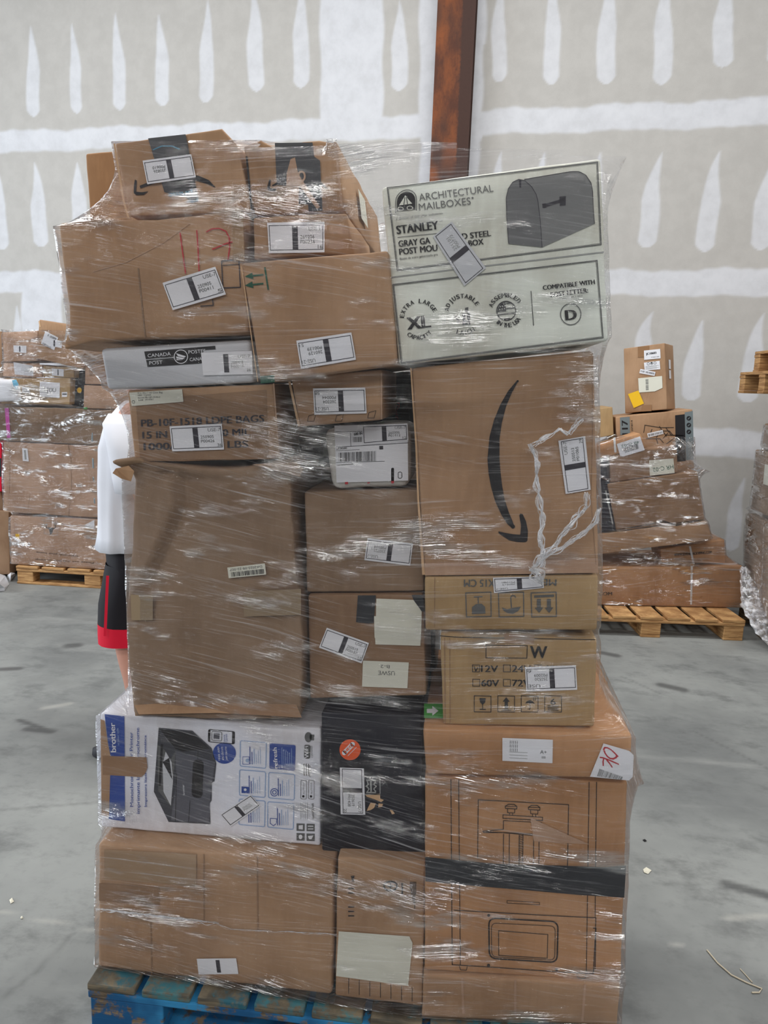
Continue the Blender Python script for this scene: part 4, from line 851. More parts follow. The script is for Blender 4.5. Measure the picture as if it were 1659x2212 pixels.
# ------------------------------------------------------------------ pallets
def bx(mb, x0, x1, y0, y1, z0, z1, m, tf=None, jit=0.):
    v = [(x0, y0, z0), (x1, y0, z0), (x1, y1, z0), (x0, y1, z0), (x0, y0, z1), (x1, y0, z1), (x1, y1, z1), (x0, y1, z1)]
    bm_r = .003; c = np.array([(x0+x1)/2, (y0+y1)/2, (z0+z1)/2])
    if tf: v = [tf(p) for p in v]
    mb.add(v, [(0, 3, 2, 1), (4, 5, 6, 7), (0, 1, 5, 4), (1, 2, 6, 5), (2, 3, 7, 6), (3, 0, 4, 7)], m)
def bevel(o, w_=.004):
    md = o.modifiers.new('worn_edges', 'BEVEL'); md.width = w_; md.segments = 2; md.limit_method = 'ANGLE'; return o
def pallet(label, x0, y0, wd, dp, z0, boards, m_top, m_fr, m_blk, yaw=0., seed=1, gap=.03, bk=.132, skid=False):
    rnd = random.Random(seed); ca, sa = cos(radians(yaw)), sin(radians(yaw))
    tf = lambda p: (x0+(p[0])*ca-p[1]*sa, y0+p[0]*sa+p[1]*ca, z0+p[2])
    r = empty('wooden_pallet', tf((wd/2, dp/2, 0)), label, 'pallet')
    def put(name, *a):
        mb = MB(); bx(mb, *a, tf); return bevel(mb.build(name, r))
    bw = (wd-gap*(boards-1))/boards
    for i in range(boards):
        o = rnd.uniform(-.004, .004); put('deck_board', i*(bw+gap), i*(bw+gap)+bw, .0+abs(o), dp, .122, .142, m_top)
    for j, y in enumerate((0., dp/2-.05, dp-.1)):
        put('stringer_board', 0, wd, y+.004, y+.104, .100, .121, m_fr); pass
        if not skid: put('bottom_board', 0, wd, y+.004, y+.104, 0., .018, m_fr)
        for x in (0., wd/2-bk/2, wd-bk-.004):
            put('block', x+.004, x+bk, y+.008, y+.104, .019, .099, m_blk)
            if skid and j == 0: put('bottom_board', x+.004, x+bk, .008, dp, 0., .018, m_fr)
    return r
pa, pb = Plane(0).at(187, 2142), Plane(0).at(1372, 2212)
ptop = .142
pallet('blue painted pallet carrying the tall wrapped stack', pa[0], 0., 1.235, 1.02, 0., 9, 'wood_t', 'wood_b', 'wood_b', 0, 3, .018, .19)

# ------------------------------------------------------------------ stretch film
def hull2(pts):
    P = sorted(set((round(a, 5), round(b_, 5)) for a, b_ in pts))
    def half(P):
        h = []
        for p in P:
            while len(h) > 1 and (h[-1][0]-h[-2][0])*(p[1]-h[-2][1])-(h[-1][1]-h[-2][1])*(p[0]-h[-2][0]) <= 0: h.pop()
            h.append(p)
        return h
    l, u = half(P), half(P[::-1]); return np.array(l[:-1]+u[:-1])
def film(name, label, boxes, z0, z1, ctr, nth, dz, iters, off, m, ztop=None, extra=()):
    nz_ = int((z1-z0)/dz)+1; zs_ = np.linspace(z0, z1, nz_); th = np.linspace(-pi, pi, nth, endpoint=False); cx, cy = ctr
    R = np.zeros((nz_, nth)); dirs = np.stack([np.cos(th), np.sin(th)], 1)
    for i, z in enumerate(zs_):
        pts = []
        for TL, TR, BR, BL, dep, y0 in boxes:
            lo, hi = min(BL[2], BR[2]), max(TL[2], TR[2])
            if z < lo-.004 or z > hi+.004: continue
            E_ = []
            for a, c in ((TL, TR), (TR, BR), (BR, BL), (BL, TL)):
                if (a[2]-z)*(c[2]-z) <= 0 and abs(a[2]-c[2]) > 1e-6: k = (z-a[2])/(c[2]-a[2]); E_.append(a+(c-a)*k)
            for p in E_ or [TL, TR, BR, BL]:
                pts += [(p[0], p[1]), (p[0], p[1]+dep)]
        for (ex_, ey_, ez0, ez1) in extra:
            if ez0 <= z <= ez1: pts.append((ex_, ey_))
        if len(pts) < 4:
            R[i] = R[i-1]*.6 if i else 0; continue
        H = hull2(pts); A = H-np.array(ctr); B = np.roll(H, -1, 0)-np.array(ctr); e = B-A
        for d_ in range(nth):
            dx, dy = dirs[d_]; den = dx*e[:, 1]-dy*e[:, 0]
            with np.errstate(all='ignore'):
                t_ = (A[:, 0]*e[:, 1]-A[:, 1]*e[:, 0])/den; s_ = (A[:, 0]*dy-A[:, 1]*dx)/den
            ok = (np.abs(den) > 1e-9) & (t_ > 0) & (s_ >= -1e-6) & (s_ <= 1+1e-6)
            R[i, d_] = t_[ok].max() if ok.any() else R[i-1, d_]
    R = R+off; ob = R.copy(); Q = R.copy()
    for _ in range(iters):
        Q[1:-1] = .5*Q[1:-1]+.25*(Q[:-2]+Q[2:]); Q = np.maximum(Q, ob)
    for _ in range(14): Q = .5*Q+.25*(np.roll(Q, 1, 1)+np.roll(Q, -1, 1)); Q = np.maximum(Q, ob)
    V = np.zeros((nz_, nth, 3)); V[..., 0] = cx+Q*dirs[None, :, 0]; V[..., 1] = cy+Q*dirs[None, :, 1]; V[..., 2] = zs_[:, None]
    for i in range(nz_):
        for j in range(nth):
            p = V[i, j]; k = mnoise.noise(Vector((p[0]*5, p[1]*5, p[2]*17)))*.0022+mnoise.noise(Vector((p[0]*19, p[1]*19, p[2]*50)))*.0009
            V[i, j, :2] += dirs[j]*(max(k, -.001)+.001)
    per = np.concatenate([[0], np.cumsum(np.linalg.norm(np.diff(V.mean(0)[:, :2], axis=0), axis=1))])
    me = bpy.data.meshes.new(name); ii = np.arange(nz_*nth).reshape(nz_, nth); nx = np.roll(ii, -1, 1)
    F_ = np.stack([ii[:-1], nx[:-1], nx[1:], ii[1:]], -1).reshape(-1, 4)
    if ztop:
        W = V.reshape(-1, 3); keep = np.array([W[f[0]][2] < ztop(W[f[0]])+.006*mnoise.noise(Vector(W[f[0]]*9)) for f in F_]); F_ = F_[keep]
    loc = np.array([cx, cy, z0]); me.from_pydata((V.reshape(-1, 3)-loc).tolist(), [], F_.tolist()); me.materials.append(M[m])
    at = me.attributes.new('filmco', 'FLOAT_VECTOR', 'POINT'); co = np.zeros((nz_*nth, 3), np.float32); co[:, 0] = np.tile(per, nz_); co[:, 1] = np.repeat(zs_, nth); at.data.foreach_set('vector', co.ravel())
    me.polygons.foreach_set('use_smooth', [True]*len(me.polygons))
    o = bpy.data.objects.new(name, me); col.objects.link(o); o.location = loc; tag(o, label, 'plastic wrap'); return o
def strand(name, parent, plane, pts, r, off, seed, label=None, n=5, m='bunch'):
    rnd = random.Random(seed); P = [plane.at(u, v, off) for u, v in pts]; loc = np.array(parent.location); mb = MB()
    for s_ in range(n+3):
        L = []; ph = rnd.uniform(0, 9)
        for i in range(len(P)-1):
            k_ = max(2, int(np.linalg.norm(P[i+1]-P[i])/.006))
            for k in range(k_): L.append(P[i]+(P[i+1]-P[i])*k/k_)
        L.append(P[-1]); rr = r*rnd.uniform(.35, 1)
        ring = []
        for i, p in enumerate(L):
            q = Vector((i*.17+ph, seed, s_)); jx = mnoise.noise(q)*r*3.; jz = mnoise.noise(q+Vector((9, 0, 0)))*r*3.; jr = rr*.62*(.3+1.5*abs(mnoise.noise(q*2.9)))
            t_ = L[min(i+1, len(L)-1)]-L[max(i-1, 0)]; t_ = t_/max(np.linalg.norm(t_), 1e-9); sd = np.cross(t_, [0, 1, 0]); sd = sd/max(np.linalg.norm(sd), 1e-6)
            c = p+np.array([jx, -abs(jz)*.5, jz])
            ring.append([c+sd*cos(a)*jr+np.array([0, -1, 0])*max(-.3, sin(a))*jr*.5 for a in np.linspace(0, 2*pi, 6, endpoint=False)])
        vs = [v for g_ in ring for v in g_]; fs = [(i*6+j, i*6+(j+1) % 6, (i+1)*6+(j+1) % 6, (i+1)*6+j) for i in range(len(ring)-1) for j in range(6)]
        mb.add(vs, fs, m, True)
    o = mb.build(name, parent)
    if label: o['label'] = label
    return o
xa_, za_ = Plane(.08).at(535, 318)[0], Plane(.08).at(545, 322)[2]; xb_ = xa_+.02; xc_, zb_ = Plane(.02).at(1297, 336)[0], Plane(.02).at(1297, 336)[2]
fw = film('stretch_wrap', 'clear stretch film wound around the tall carton stack on the blue pallet', FS, .10, 2.135, (.0, .42), 700, .010, 90, .0085, 'film', lambda p: np.interp(p[0], [xa_, xb_, xc_], [2.2, za_, zb_]))
pA = Plane(.03)
strand('torn_film_strand', fw, pA, [(1148, 965), (1165, 955), (1195, 935), (1208, 925), (1225, 940), (1258, 905)], .004, .012, 1, 'torn crumpled film edge', 4)
strand('torn_film_strand', fw, pA, [(1150, 965), (1158, 1000), (1160, 1040), (1165, 1075), (1170, 1110), (1168, 1150), (1174, 1190), (1168, 1225)], .005, .012, 2, 'torn crumpled film edge', 6)
strand('torn_film_strand', fw, pA, [(1152, 1222), (1185, 1190), (1215, 1155), (1245, 1120), (1268, 1095), (1266, 1065)], .005, .012, 3, 'torn crumpled film edge', 6)
strand('torn_film_strand', fw, pA, [(1152, 1225), (1200, 1190), (1250, 1160), (1285, 1130), (1294, 1100)], .004, .012, 6, 'torn crumpled film edge', 6)
strand('film_knot', fw, pA, [(1145, 1228), (1160, 1238), (1158, 1250), (1172, 1262), (1165, 1240), (1150, 1232)], .006, .014, 4, None, 6)
strand('bunched_film_rope', fw, Plane(.05), [(208, 1963), (300, 1974), (420, 1988), (470, 1995)], .0028, .014, 5, 'rolled film rope', 3)
strand('bunched_film_rope', fw, Plane(.05), [(470, 1995), (500, 2008), (600, 2012), (727, 2018)], .002, .014, 7, 'rolled film rope', 2)

# ------------------------------------------------------------------ stack behind on the left
Box.group = 'parcels stacked on the left pallet'
LS = []; yl = float(atg(150, 1268)[1])
p0 = Plane(yl).at(36, 1262)
pallet('bare wooden pallet under the wrapped cartons at the left', p0[0], yl, 1.22, .95, 0., 6, 'wood', 'wood', 'wood', 0, 5)
def lb(label, q, m='card_p', dy=.03, dep=.5, **k): return Box(LS, label, q, yl+dy, dep, m, step=.06, **k)
b = lb('pale brown base carton with horned animal mark, lowest on the left pallet', [(22, 1114), (300, 1126), (300, 1247), (24, 1229)], 'card_p', dep=.7, zbot=.1445)
Zf = Zm(0, 660, .2893); d = b.d
d.poly([Zf(360, 1655), Zf(400, 1660), Zf(390, 1700), Zf(375, 1712)], 'ink_m'); d.line([Zf(362, 1665), Zf(342, 1655), Zf(348, 1630)], 1.6, 'ink_m'); d.line([Zf(398, 1668), Zf(415, 1660), Zf(410, 1632)], 1.6, 'ink_m')
d.line([Zf(330, 1610), Zf(430, 1615), Zf(430, 1715), Zf(330, 1705)], .6, 'ink_l', closed=True)
d.text('team with your home', Zf(585, 1868), Zf(270, 1835), 4, 'ink_b'); d.text('Please use this box to keep', Zf(700, 1915), Zf(265, 1890), 4, 'ink_b')
b.part('blank_label', lambda d: (d.poly([Zf(632, 1640), Zf(705, 1600), Zf(705, 1670), Zf(640, 1665)], 'paper'))); b.part('yellow_sticker', lambda d: d.poly([Zf(115, 1705), Zf(145, 1705), Zf(145, 1740), Zf(117, 1740)], 'yellow')); b.finish()
b = lb('large creased pale carton forming the middle of the left stack', [(7, 954), (300, 968), (300, 1124), (8, 1106)], 'card_p', dep=.75, bump=.01)
d = b.d; d.line([Zf(508, 1035), Zf(530, 1150), Zf(535, 1350), Zf(525, 1450), Zf(512, 1575)], 1.6, 'card_d'); d.line([Zf(222, 1405), Zf(210, 1520)], 1, 'card_d'); d.line([Zf(75, 1060), Zf(70, 1400)], 1, 'card_d')
b.part('barcode_sticker', lambda d: (d.poly([Zf(165, 1065), Zf(205, 1068), Zf(215, 1165), Zf(170, 1160)], 'paper'), d.line([Zf(185, 1080), Zf(192, 1150)], 4, 'ink_l', .0006))); b.finish()
b = lb('flat pale carton with a pink tape stripe', [(-12, 877), (300, 888), (300, 966), (-12, 951)], 'card_g', dep=.75, bump=.005)
b.part('pink_tape', lambda d: d.poly([Zf(35, 765), Zf(65, 765), Zf(78, 988), Zf(52, 988)], 'pink'), .003, 'pink tape'); b.finish()
b = lb('brown carton carrying a white sheet numbered 400', [(2, 818), (152, 816), (150, 874), (2, 872)], 'card_y', dep=.4)
def s4(d):
    d.poly([Zf(297, 567), Zf(447, 577), Zf(445, 690), Zf(295, 678)], 'paper'); d.line([Zf(335, 605), Zf(328, 640), Zf(360, 638)], 1.1, 'ink_m', .0006); d.line([Zf(358, 610), Zf(352, 660)], 1.1, 'ink_m', .0006)
    d.circ(Zf(378, 630), 3, 'ink_m', 4.2, do=.0006, ring=1.1); d.circ(Zf(405, 630), 3.4, 'ink_m', 4, do=.0006, ring=1.1)
b.part('number_sheet', s4); b.part('small_label', lambda d: (d.poly([Zf(460, 648), Zf(502, 645), Zf(500, 682), Zf(462, 682)], 'paper'), d.line([Zf(465, 662), Zf(498, 662)], 3, 'ink_m', .0006)), .003); b.part('small_label', lambda d: d.poly([Zf(165, 605), Zf(215, 610), Zf(225, 655), Zf(165, 650)], 'grey_mail'), .003); b.finish()
b = lb('plain brown carton with green corner tape, behind the shirted shoulder', [(181, 832), (300, 836), (300, 886), (180, 882)], 'card_p', dep=.4); b.part('green_tape', lambda d: d.poly([Zf(625, 760), Zf(652, 760), Zf(652, 775), Zf(625, 775)], 'lgreen')); b.finish()
b = lb('small pale carton on the green-taped carton in the left stack', [(184, 786), (226, 788), (228, 830), (183, 830)], 'card_p', dep=.35); b.d.text('OOO', Zf(665, 500), Zf(705, 500), 6, 'ink_b'); b.d.text('OOO', Zf(668, 525), Zf(705, 525), 6, 'ink_b'); b.finish()
b = lb('small carton with inventory sticker, beneath the tilted carton', [(93, 790), (160, 794), (160, 816), (93, 815)], 'card_y', dep=.35)
use_label(b, flip([Zf(387, 470), Zf(475, 475), Zf(475, 530), Zf(388, 522)]), '', '', '', '', faint=True, border=False); b.finish()
b = lb('flat carton with a wide pale label, above the sheet numbered 400', [(7, 784), (91, 788), (91, 815), (6, 813)], 'card_p', dep=.35)
b.part('wide_label', lambda d: (d.poly([Zf(100, 422), Zf(247, 450), Zf(250, 528), Zf(110, 515)], 'grey_mail'), d.line([Zf(175, 488), Zf(240, 492)], 2, 'ink_l', .0006)), .003); b.finish()
b = lb('pale carton at the top left with a small sticker, left of the tilted one', [(6, 718), (82, 714), (78, 780), (8, 781)], 'card_p', dep=.4)
use_label(b, [Zf(100, 297), Zf(197, 300), Zf(197, 355), Zf(103, 348)], '', '', '', '', faint=True, border=False); b.finish()
b = lb('tilted brown carton topping the left stack, with overlapping white labels', [(85, 690), (194, 712), (175, 796), (77, 774)], 'card', dy=-.01, dep=.35)
def t1(d):
    d.poly([Zf(340, 190), Zf(435, 240), Zf(405, 333), Zf(305, 285)], 'paper'); d.text('1-3309', Zf(355, 228), Zf(415, 258), 4.6, 'ink', bold=.2); barcode(d, [Zf(322, 275), Zf(385, 310), Zf(380, 325), Zf(315, 288)], 25, 'ink_m', 8)
    d.poly([Zf(365, 250), Zf(465, 265), Zf(460, 318), Zf(362, 298)], 'paper', .0008); d.poly([Zf(400, 258), Zf(412, 260), Zf(410, 308), Zf(398, 305)], 'bar', .0014)
b.part('shipping_label', t1); b.d.line([Zf(292, 115), Zf(300, 160)], 3, 'edge'); b.finish()
b = lb('added black filler for a dark gap with a yellow spot, right of the sheet numbered 400', [(152, 798), (184, 800), (181, 880), (151, 876)], 'bag_gap_black', dy=.1, dep=.3, name='bag_gap_fill', cat='bag', r=.02); b.part('yellow_mark', lambda d: d.circ(Zf(593, 632), 5, 'yellow', 6), .003); b.finish()  # black block put in as the shade of the gap; yellow spot is real
b = lb('bright white crumpled bag with a blue corner, left of the 400 sheet', [(-40, 812), (26, 822), (36, 868), (-40, 870)], 'crumple', dy=-.09, dep=.1, name='plastic_bag', cat='bag', r=.04, bump=.02); b.part('blue_corner', lambda d: d.poly([Zf(90, 560), Zf(120, 552), Zf(140, 590), Zf(125, 630), Zf(100, 600)], 'lblue'), .002, 'light blue patch'); b.finish()
Box.group = 'cartons at the left picture edge'
b = Box(None, 'red carton at the left picture edge, beside the creased carton', [(-60, 952), (3, 956), (3, 1062), (-60, 1060)], yl+.12, .5, 'red', step=.1); b.d.poly([(-2, 990), (3, 990), (3, 1030), (-2, 1030)], 'ink'); b.finish()
b = Box(None, 'dark brown carton low at the left picture edge', [(-60, 1100), (19, 1104), (21, 1240), (-60, 1250)], yl+.16, .5, 'card_d', step=.1); b.finish()
b = Box(None, 'brown carton high at the left picture edge', [(-60, 716), (4, 716), (5, 800), (-60, 800)], yl+.16, .5, 'card_d', step=.1); b.finish()
b = Box(None, 'dark carton between the red and the lowest carton at the left edge', [(-60, 1062), (2, 1062), (10, 1102), (-60, 1104)], yl+.2, .45, 'card_d', step=.1); b.finish()
b = Box(None, 'dull carton above the red one at the left picture edge', [(-60, 800), (0, 800), (-13, 950), (-60, 952)], yl+.16, .5, 'card_d', step=.1); b.finish()
zt = max(q[0][2] for q in LS[-4:])
zl = Plane(yl).at(80, 716)[2]
film('stretch_wrap', 'clear stretch film round the carton stack with the 400 sheet', LS[:10]+LS[11:12], .13, zl+.01, (float(p0[0])+.55, yl+.4), 260, .02, 14, .012, 'film_far')

# ------------------------------------------------------------------ stack behind on the right
Box.group = 'cartons stacked on the right pallet'
RS = []; yr = float(atg(1520, 1380)[1]); p1 = Plane(yr).at(1607, 1380)
pallet('bare wooden pallet with gapped boards under the leaning cartons at the right', p1[0]-1.22*cos(radians(5)), yr-1.22*sin(radians(5)), 1.22, .95, 0., 7, 'wood', 'wood', 'wood', 5, 9, skid=True)
yq = float(atg(1450, 1311, .146)[1])
def rb(label, q, m='card', dy=0., dep=.35, **k): return Box(RS, label, q, yq+dy, dep, m, step=.06, **k)
Zr = Zm(1260, 700, .33445); Zc = Zm(1280, 720, .15673)
b = rb('long flat tan carton banded with a white strap, lowest on the right pallet', [(1240, 1228), (1604, 1222), (1606, 1303), (1240, 1316)], 'card_o', dep=.55, r=.01, yaw=8, zbot=.1445)
b.d.text('.COM', Zr(92, 1752), Zr(186, 1752), 7.2, 'ink', bold=.3)
b.part('plastic_strap', lambda d: d.poly([Zr(694, 1562), Zr(708, 1562), Zr(702, 1812), Zr(690, 1812)], 'strap'), .003, 'white plastic strap'); b.finish(); base_top = max(b.c[0][2], b.c[1][2])
yw = yq+.02
b = rb('orange carton with printed web address and white strap, on the long flat carton', [(1426, 1186), (1565, 1166), (1567, 1211), (1430, 1221)], 'card_o', dy=.07, dep=.3, yaw=8, zbot=base_top+.003)
b.d.text('WWW.SEVENBLACKVIPING.COM', Zr(588, 1500), Zr(830, 1482), 6, 'ink', bold=.2); b.part('plastic_strap', lambda d: d.poly([Zr(682, 1435), Zr(695, 1435), Zr(720, 1552), Zr(707, 1552)], 'strap'), .003, 'white plastic strap'); b.finish()
b = rb('crumpled film-covered carton right above the dark gap over the flat carton', [(1240, 1160), (1528, 1126), (1538, 1166), (1240, 1205)], 'card', dy=-.03, dep=.5, bump=.012)
b.d.line([Zr(210, 1330), Zr(400, 1300), Zr(520, 1275), Zr(600, 1300), Zr(780, 1265)], [1, 3, 5, 3, 1], 'ink_b'); b.finish()
b = rb('leaning brown carton with glossy ridged film, middle of the right stack', [(1312, 1046), (1506, 1018), (1522, 1121), (1332, 1148)], 'card_d', dy=-.03, dep=.45); b.finish()
b = rb('black carton left of the leaning film-covered carton', [(1240, 1008), (1311, 1004), (1330, 1146), (1240, 1158)], 'black_card', dy=-.02, dep=.45); b.d.line([Zr(145, 1075), Zr(190, 1290)], 3, 'ink_l'); b.finish()
b = rb('brown carton bearing a pale note in green marker', [(1316, 985), (1462, 963), (1464, 1020), (1318, 1043)], 'card_d', dy=.0, dep=.2)
def hr(d):
    d.poly([Zr(425, 880), Zr(582, 868), Zr(590, 962), Zr(430, 980)], 'paper_o'); d.text('HR C-02', Zr(580, 908), Zr(448, 930), 9, 'green_ink')
b.part('marker_note', hr); b.finish()
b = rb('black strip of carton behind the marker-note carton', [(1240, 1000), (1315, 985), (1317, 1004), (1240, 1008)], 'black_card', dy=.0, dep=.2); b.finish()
b = rb('furniture carton with black and grey print and chair line drawing', [(1330, 901), (1496, 884), (1500, 1012), (1336, 1030)], 'card', dy=.22, dep=.33)
d = b.d
d.poly([Zc(378, 1160), Zc(512, 1150), Zc(516, 1395), Zc(382, 1400)], 'bluegrey'); d.text('117', Zc(490, 1395), Zc(482, 1200), 13, 'ink', bold=.8); d.text('117 011 4', Zc(558, 1340), Zc(552, 1200), 3.8, 'ink', bold=.2)
d.poly([Zc(1138, 1130), Zc(1270, 1115), Zc(1285, 1760), Zc(1150, 1770)], 'ink'); d.poly([Zc(1270, 1090), Zc(1382, 1070), Zc(1398, 1740), Zc(1288, 1750)], 'bluegrey')
for y in (1172, 1265, 1358): c_ = Zc(1327, y); d.circ(c_, 5, 'ink', do=.0004); d.line([(c_[0]-2, c_[1]+2), (c_[0]+2, c_[1]-2)], 1.6, 'bluegrey', .0008)
for l in ([(705, 1370), (722, 1265), (935, 1300), (1120, 1298)], [(920, 1280), (965, 1345), (1020, 1420)], [(965, 1345), (1060, 1345), (1110, 1405), (1255, 1410)], [(1010, 1400), (1258, 1410)], [(1010, 1300), (1090, 1410)], [(740, 1450), (930, 1452), (980, 1510)], [(880, 1455), (900, 1520)], [(1130, 1440), (1010, 1530)], [(820, 1320), (790, 1400)], [(930, 1330), (880, 1440)], [(1040, 1370), (970, 1450)]):
    d.line([Zc(*p) for p in l], 1.4, 'ink_b')
b.part('barcode_sticker', lambda d: (d.poly([Zc(752, 1380), Zc(965, 1332), Zc(977, 1385), Zc(765, 1438)], 'paper'), barcode(d, [Zc(770, 1390), Zc(960, 1348), Zc(965, 1378), Zc(776, 1422)], 30, 'ink', 6))); b.finish()
b = rb('narrow leaning orange carton with a green-marked paper and white strap', [(1240, 978), (1382, 936), (1400, 966), (1240, 1003)], 'card_o', dy=.0, dep=.18)
b.part('plastic_strap', lambda d: d.poly([Zc(285, 1440), Zc(315, 1432), Zc(330, 1640), Zc(300, 1640)], 'strap'), .003, 'white plastic strap')
def gp(d):
    d.poly([Zc(333, 1525), Zc(655, 1420), Zc(720, 1610), Zc(420, 1698), Zc(380, 1690)], 'paper'); d.text('48 C-02', Zc(640, 1478), Zc(392, 1540), 6, 'green_ink'); barcode(d, [Zc(430, 1580), Zc(625, 1518), Zc(638, 1590), Zc(450, 1650)], 30, 'ink_m', 11)
b.part('marked_paper', gp, .004, 'white paper with green marker and barcode'); b.finish()
b = rb('tall upright carton with white labels and a yellow note, topmost on the right', [(1347, 753), (1436, 741), (1441, 884), (1350, 893)], 'card', dy=.30, dep=.22, yaw=-27, shear=(.51, 0))
b.part('white_label', lambda d: (d.poly([Zc(708, 238), Zc(932, 215), Zc(938, 345), Zc(712, 366)], 'paper'), d.text('JC10603', Zc(740, 298), Zc(880, 280), 4.4, 'ink', bold=.4), d.text('PT10603-12000', Zc(812, 338), Zc(918, 326), 2, 'ink')), .003)
def w2(d):
    d.poly([Zc(708, 405), Zc(925, 378), Zc(933, 495), Zc(720, 512)], 'paper')
    for x in (768, 814, 860): d.circ(Zc(x, 420-(x-768)*.12), 2.6, 'ink_m', do=.0006, ring=.9)
    d.circ(Zc(814, 410), 1.5, 'ink', do=.0008)
    for k in range(4): d.line([Zc(730, 455+k*13), Zc(915-30*(k % 2), 440+k*13)], .7, 'ink_l', .0006)
b.part('white_label', w2, .0032)
b.part('barcode_sticker', lambda d: (d.poly([Zc(660, 490), Zc(868, 533), Zc(855, 587), Zc(645, 548)], 'paper'), barcode(d, [Zc(668, 508), Zc(855, 545), Zc(850, 570), Zc(660, 532)], 25, 'ink', 2)), .0036)
b.part('cream_label', lambda d: (d.poly([Zc(628, 620), Zc(958, 588), Zc(964, 752), Zc(860, 800), Zc(640, 816)], 'paper_o'), barcode(d, [Zc(770, 632), Zc(772, 785), Zc(735, 788), Zc(730, 635)], 30, 'ink_m', 12)), .003)
b.part('yellow_note', lambda d: d.poly([Zc(488, 838), Zc(632, 788), Zc(708, 968), Zc(568, 1030)], 'yellow'), .0044, 'bright yellow note'); b.part('packing_tape', lambda d: d.poly([Zc(625, 185), Zc(778, 170), Zc(776, 320), Zc(625, 332)], 'tape_b'), .0026); b.part('packing_tape', lambda d: d.poly([Zc(680, 990), Zc(815, 985), Zc(812, 1072), Zc(668, 1078)], 'tape_b'), .0026)
mb = MB(); TR_, BR_ = b.c[1], b.c[2]; sq = lambda f, g: TR_*(1-g)+BR_*g+np.array([.004+f*.51, f, 0])
for g0, g1 in ((.24, .38), (.40, .53)): mb.add([sq(.07, g0), sq(.12, g0), sq(.12, g1), sq(.07, g1)], [(0, 1, 2, 3)], 'paper')
mb.build('side_label', b.root); b.finish()
b = rb('plain brown carton left of the furniture carton', [(1240, 890), (1323, 879), (1326, 940), (1240, 955)], 'card_y', dy=.22, dep=.4); b.finish()
zf = Plane(yq).at(1490, 948)[2]
fr = film('stretch_wrap', 'clear glossy stretch film round the leaning cartons on the right pallet', RS[:7]+RS[8:9]+RS[7:8], .15, zf, (float(p1[0])-.55, yq+.26), 260, .016, 16, .010, 'film_far')
# film tail trailing to the floor
mb = MB(); rnd = random.Random(3)
tail = [(np.array(Plane(yq+.1).at(1606, 1222)), .05), (np.array(Plane(yq).at(1616, 1262)), .10), (np.array(Plane(yq-.1).at(1626, 1300)), .16), (np.array(Plane(yq-.22).at(1644, 1340)), .17), (np.array(Plane(yq-.3).at(1664, 1375)), .15), (atg(1690, 1408, .02), .10)]
n_ = 40; m_ = 9; vs = []
for i in range(n_+1):
    f = i/n_*(len(tail)-1); k = min(int(f), len(tail)-2); t_ = f-k; c = tail[k][0]*(1-t_)+tail[k+1][0]*t_; wd = tail[k][1]*(1-t_)+tail[k+1][1]*t_
    for j in range(m_+1):
        a = j/m_-.5; q = Vector((i*.35, j*.8, 2)); vs.append(c+np.array([a*wd+.02*mnoise.noise(q), .05*mnoise.noise(q+Vector((5, 0, 0)))-.03*cos(a*3), .02*mnoise.noise(q+Vector((0, 7, 0)))]))
vs = [np.array([v[0], v[1], max(v[2], .004)]) for v in vs]
mb.add(vs, [(i*(m_+1)+j, i*(m_+1)+j+1, (i+1)*(m_+1)+j+1, (i+1)*(m_+1)+j) for i in range(n_) for j in range(m_)], 'bunch', True)
mb.build('loose_film_tail', fr)['label'] = 'loose crumpled film tail hanging to the floor'

# far right stack with a pallet laid on top
Box.group = 'cartons stacked at the right picture edge'
ES = []; ye = float(atg(1640, 1425)[1]); pe = Plane(ye).at(1692, 1425)
pallet('wooden pallet standing on the floor at the right picture edge', pe[0]+.02, ye+.05, 1.2, .8, 0., 6, 'wood_g', 'wood_g', 'wood_g', 0, 12)
pz = Plane(ye+.05).at(1606, 1385)
b = Box(ES, 'big film-wrapped carton low in the stack at the right picture edge', [(1702, 1150), (1930, 1150), (1930, 1398), (1690, 1390)], ye+.07, .7, 'card_g', step=.08, bump=.01, zbot=.1445); b.finish(); e1 = max(b.c[0][2], b.c[1][2])+.004
b = Box(ES, 'film-wrapped carton with a pale label high at the right picture edge', [(1722, 990), (1930, 990), (1930, 1149), (1706, 1149)], ye+.09, .65, 'card_g', step=.08, bump=.01, zbot=e1); TL_, BL_ = b.c[0], b.c[3]; mb = MB(); sq = lambda f, g: TL_*(1-g)+BL_*g+np.array([-.006, f, 0]); mb.add([sq(.32, .2), sq(.46, .2), sq(.46, .52), sq(.32, .52)], [(3, 2, 1, 0)], 'paper_o'); mb.build('pale_label', b.root); b.finish(); e1 = max(b.c[0][2], b.c[1][2])+.004
b = Box(ES, 'narrow top carton of the stack at the right picture edge', [(1738, 925), (1930, 922), (1930, 989), (1728, 990)], ye+.09, .6, 'card_g', step=.08, bump=.01, zbot=e1); b.finish(); e1 = max(b.c[0][2], b.c[1][2])+.004; et = b.c[0][2]
film('stretch_wrap', 'dull stretch film round the stack at the right picture edge', ES, .14, et-.01, (float(pe[0])+.6, ye+.4), 200, .02, 10, .010, 'film_far')
b = Box(None, 'brown carton carrying the two small pallets at the right picture edge', [(1752, 863), (1930, 860), (1930, 921), (1754, 924)], ye+.12, .6, 'card_d', step=.08, zbot=e1); b.finish(); e1 = max(b.c[0][2], b.c[1][2])+.004
pq = Plane(ye+.1).at(1696, 864); pallet('lower of two wooden pallets raised on the right edge stack', pq[0], ye+.1, 1.0, .8, float(e1), 6, 'wood', 'wood', 'wood', 0, 14)
pq2 = Plane(ye+.14).at(1732, 822); pallet('upper of two wooden pallets raised on the right edge stack', pq2[0], ye+.14, 1.0, .8, float(e1)+.144, 6, 'wood', 'wood', 'wood', 0, 15)

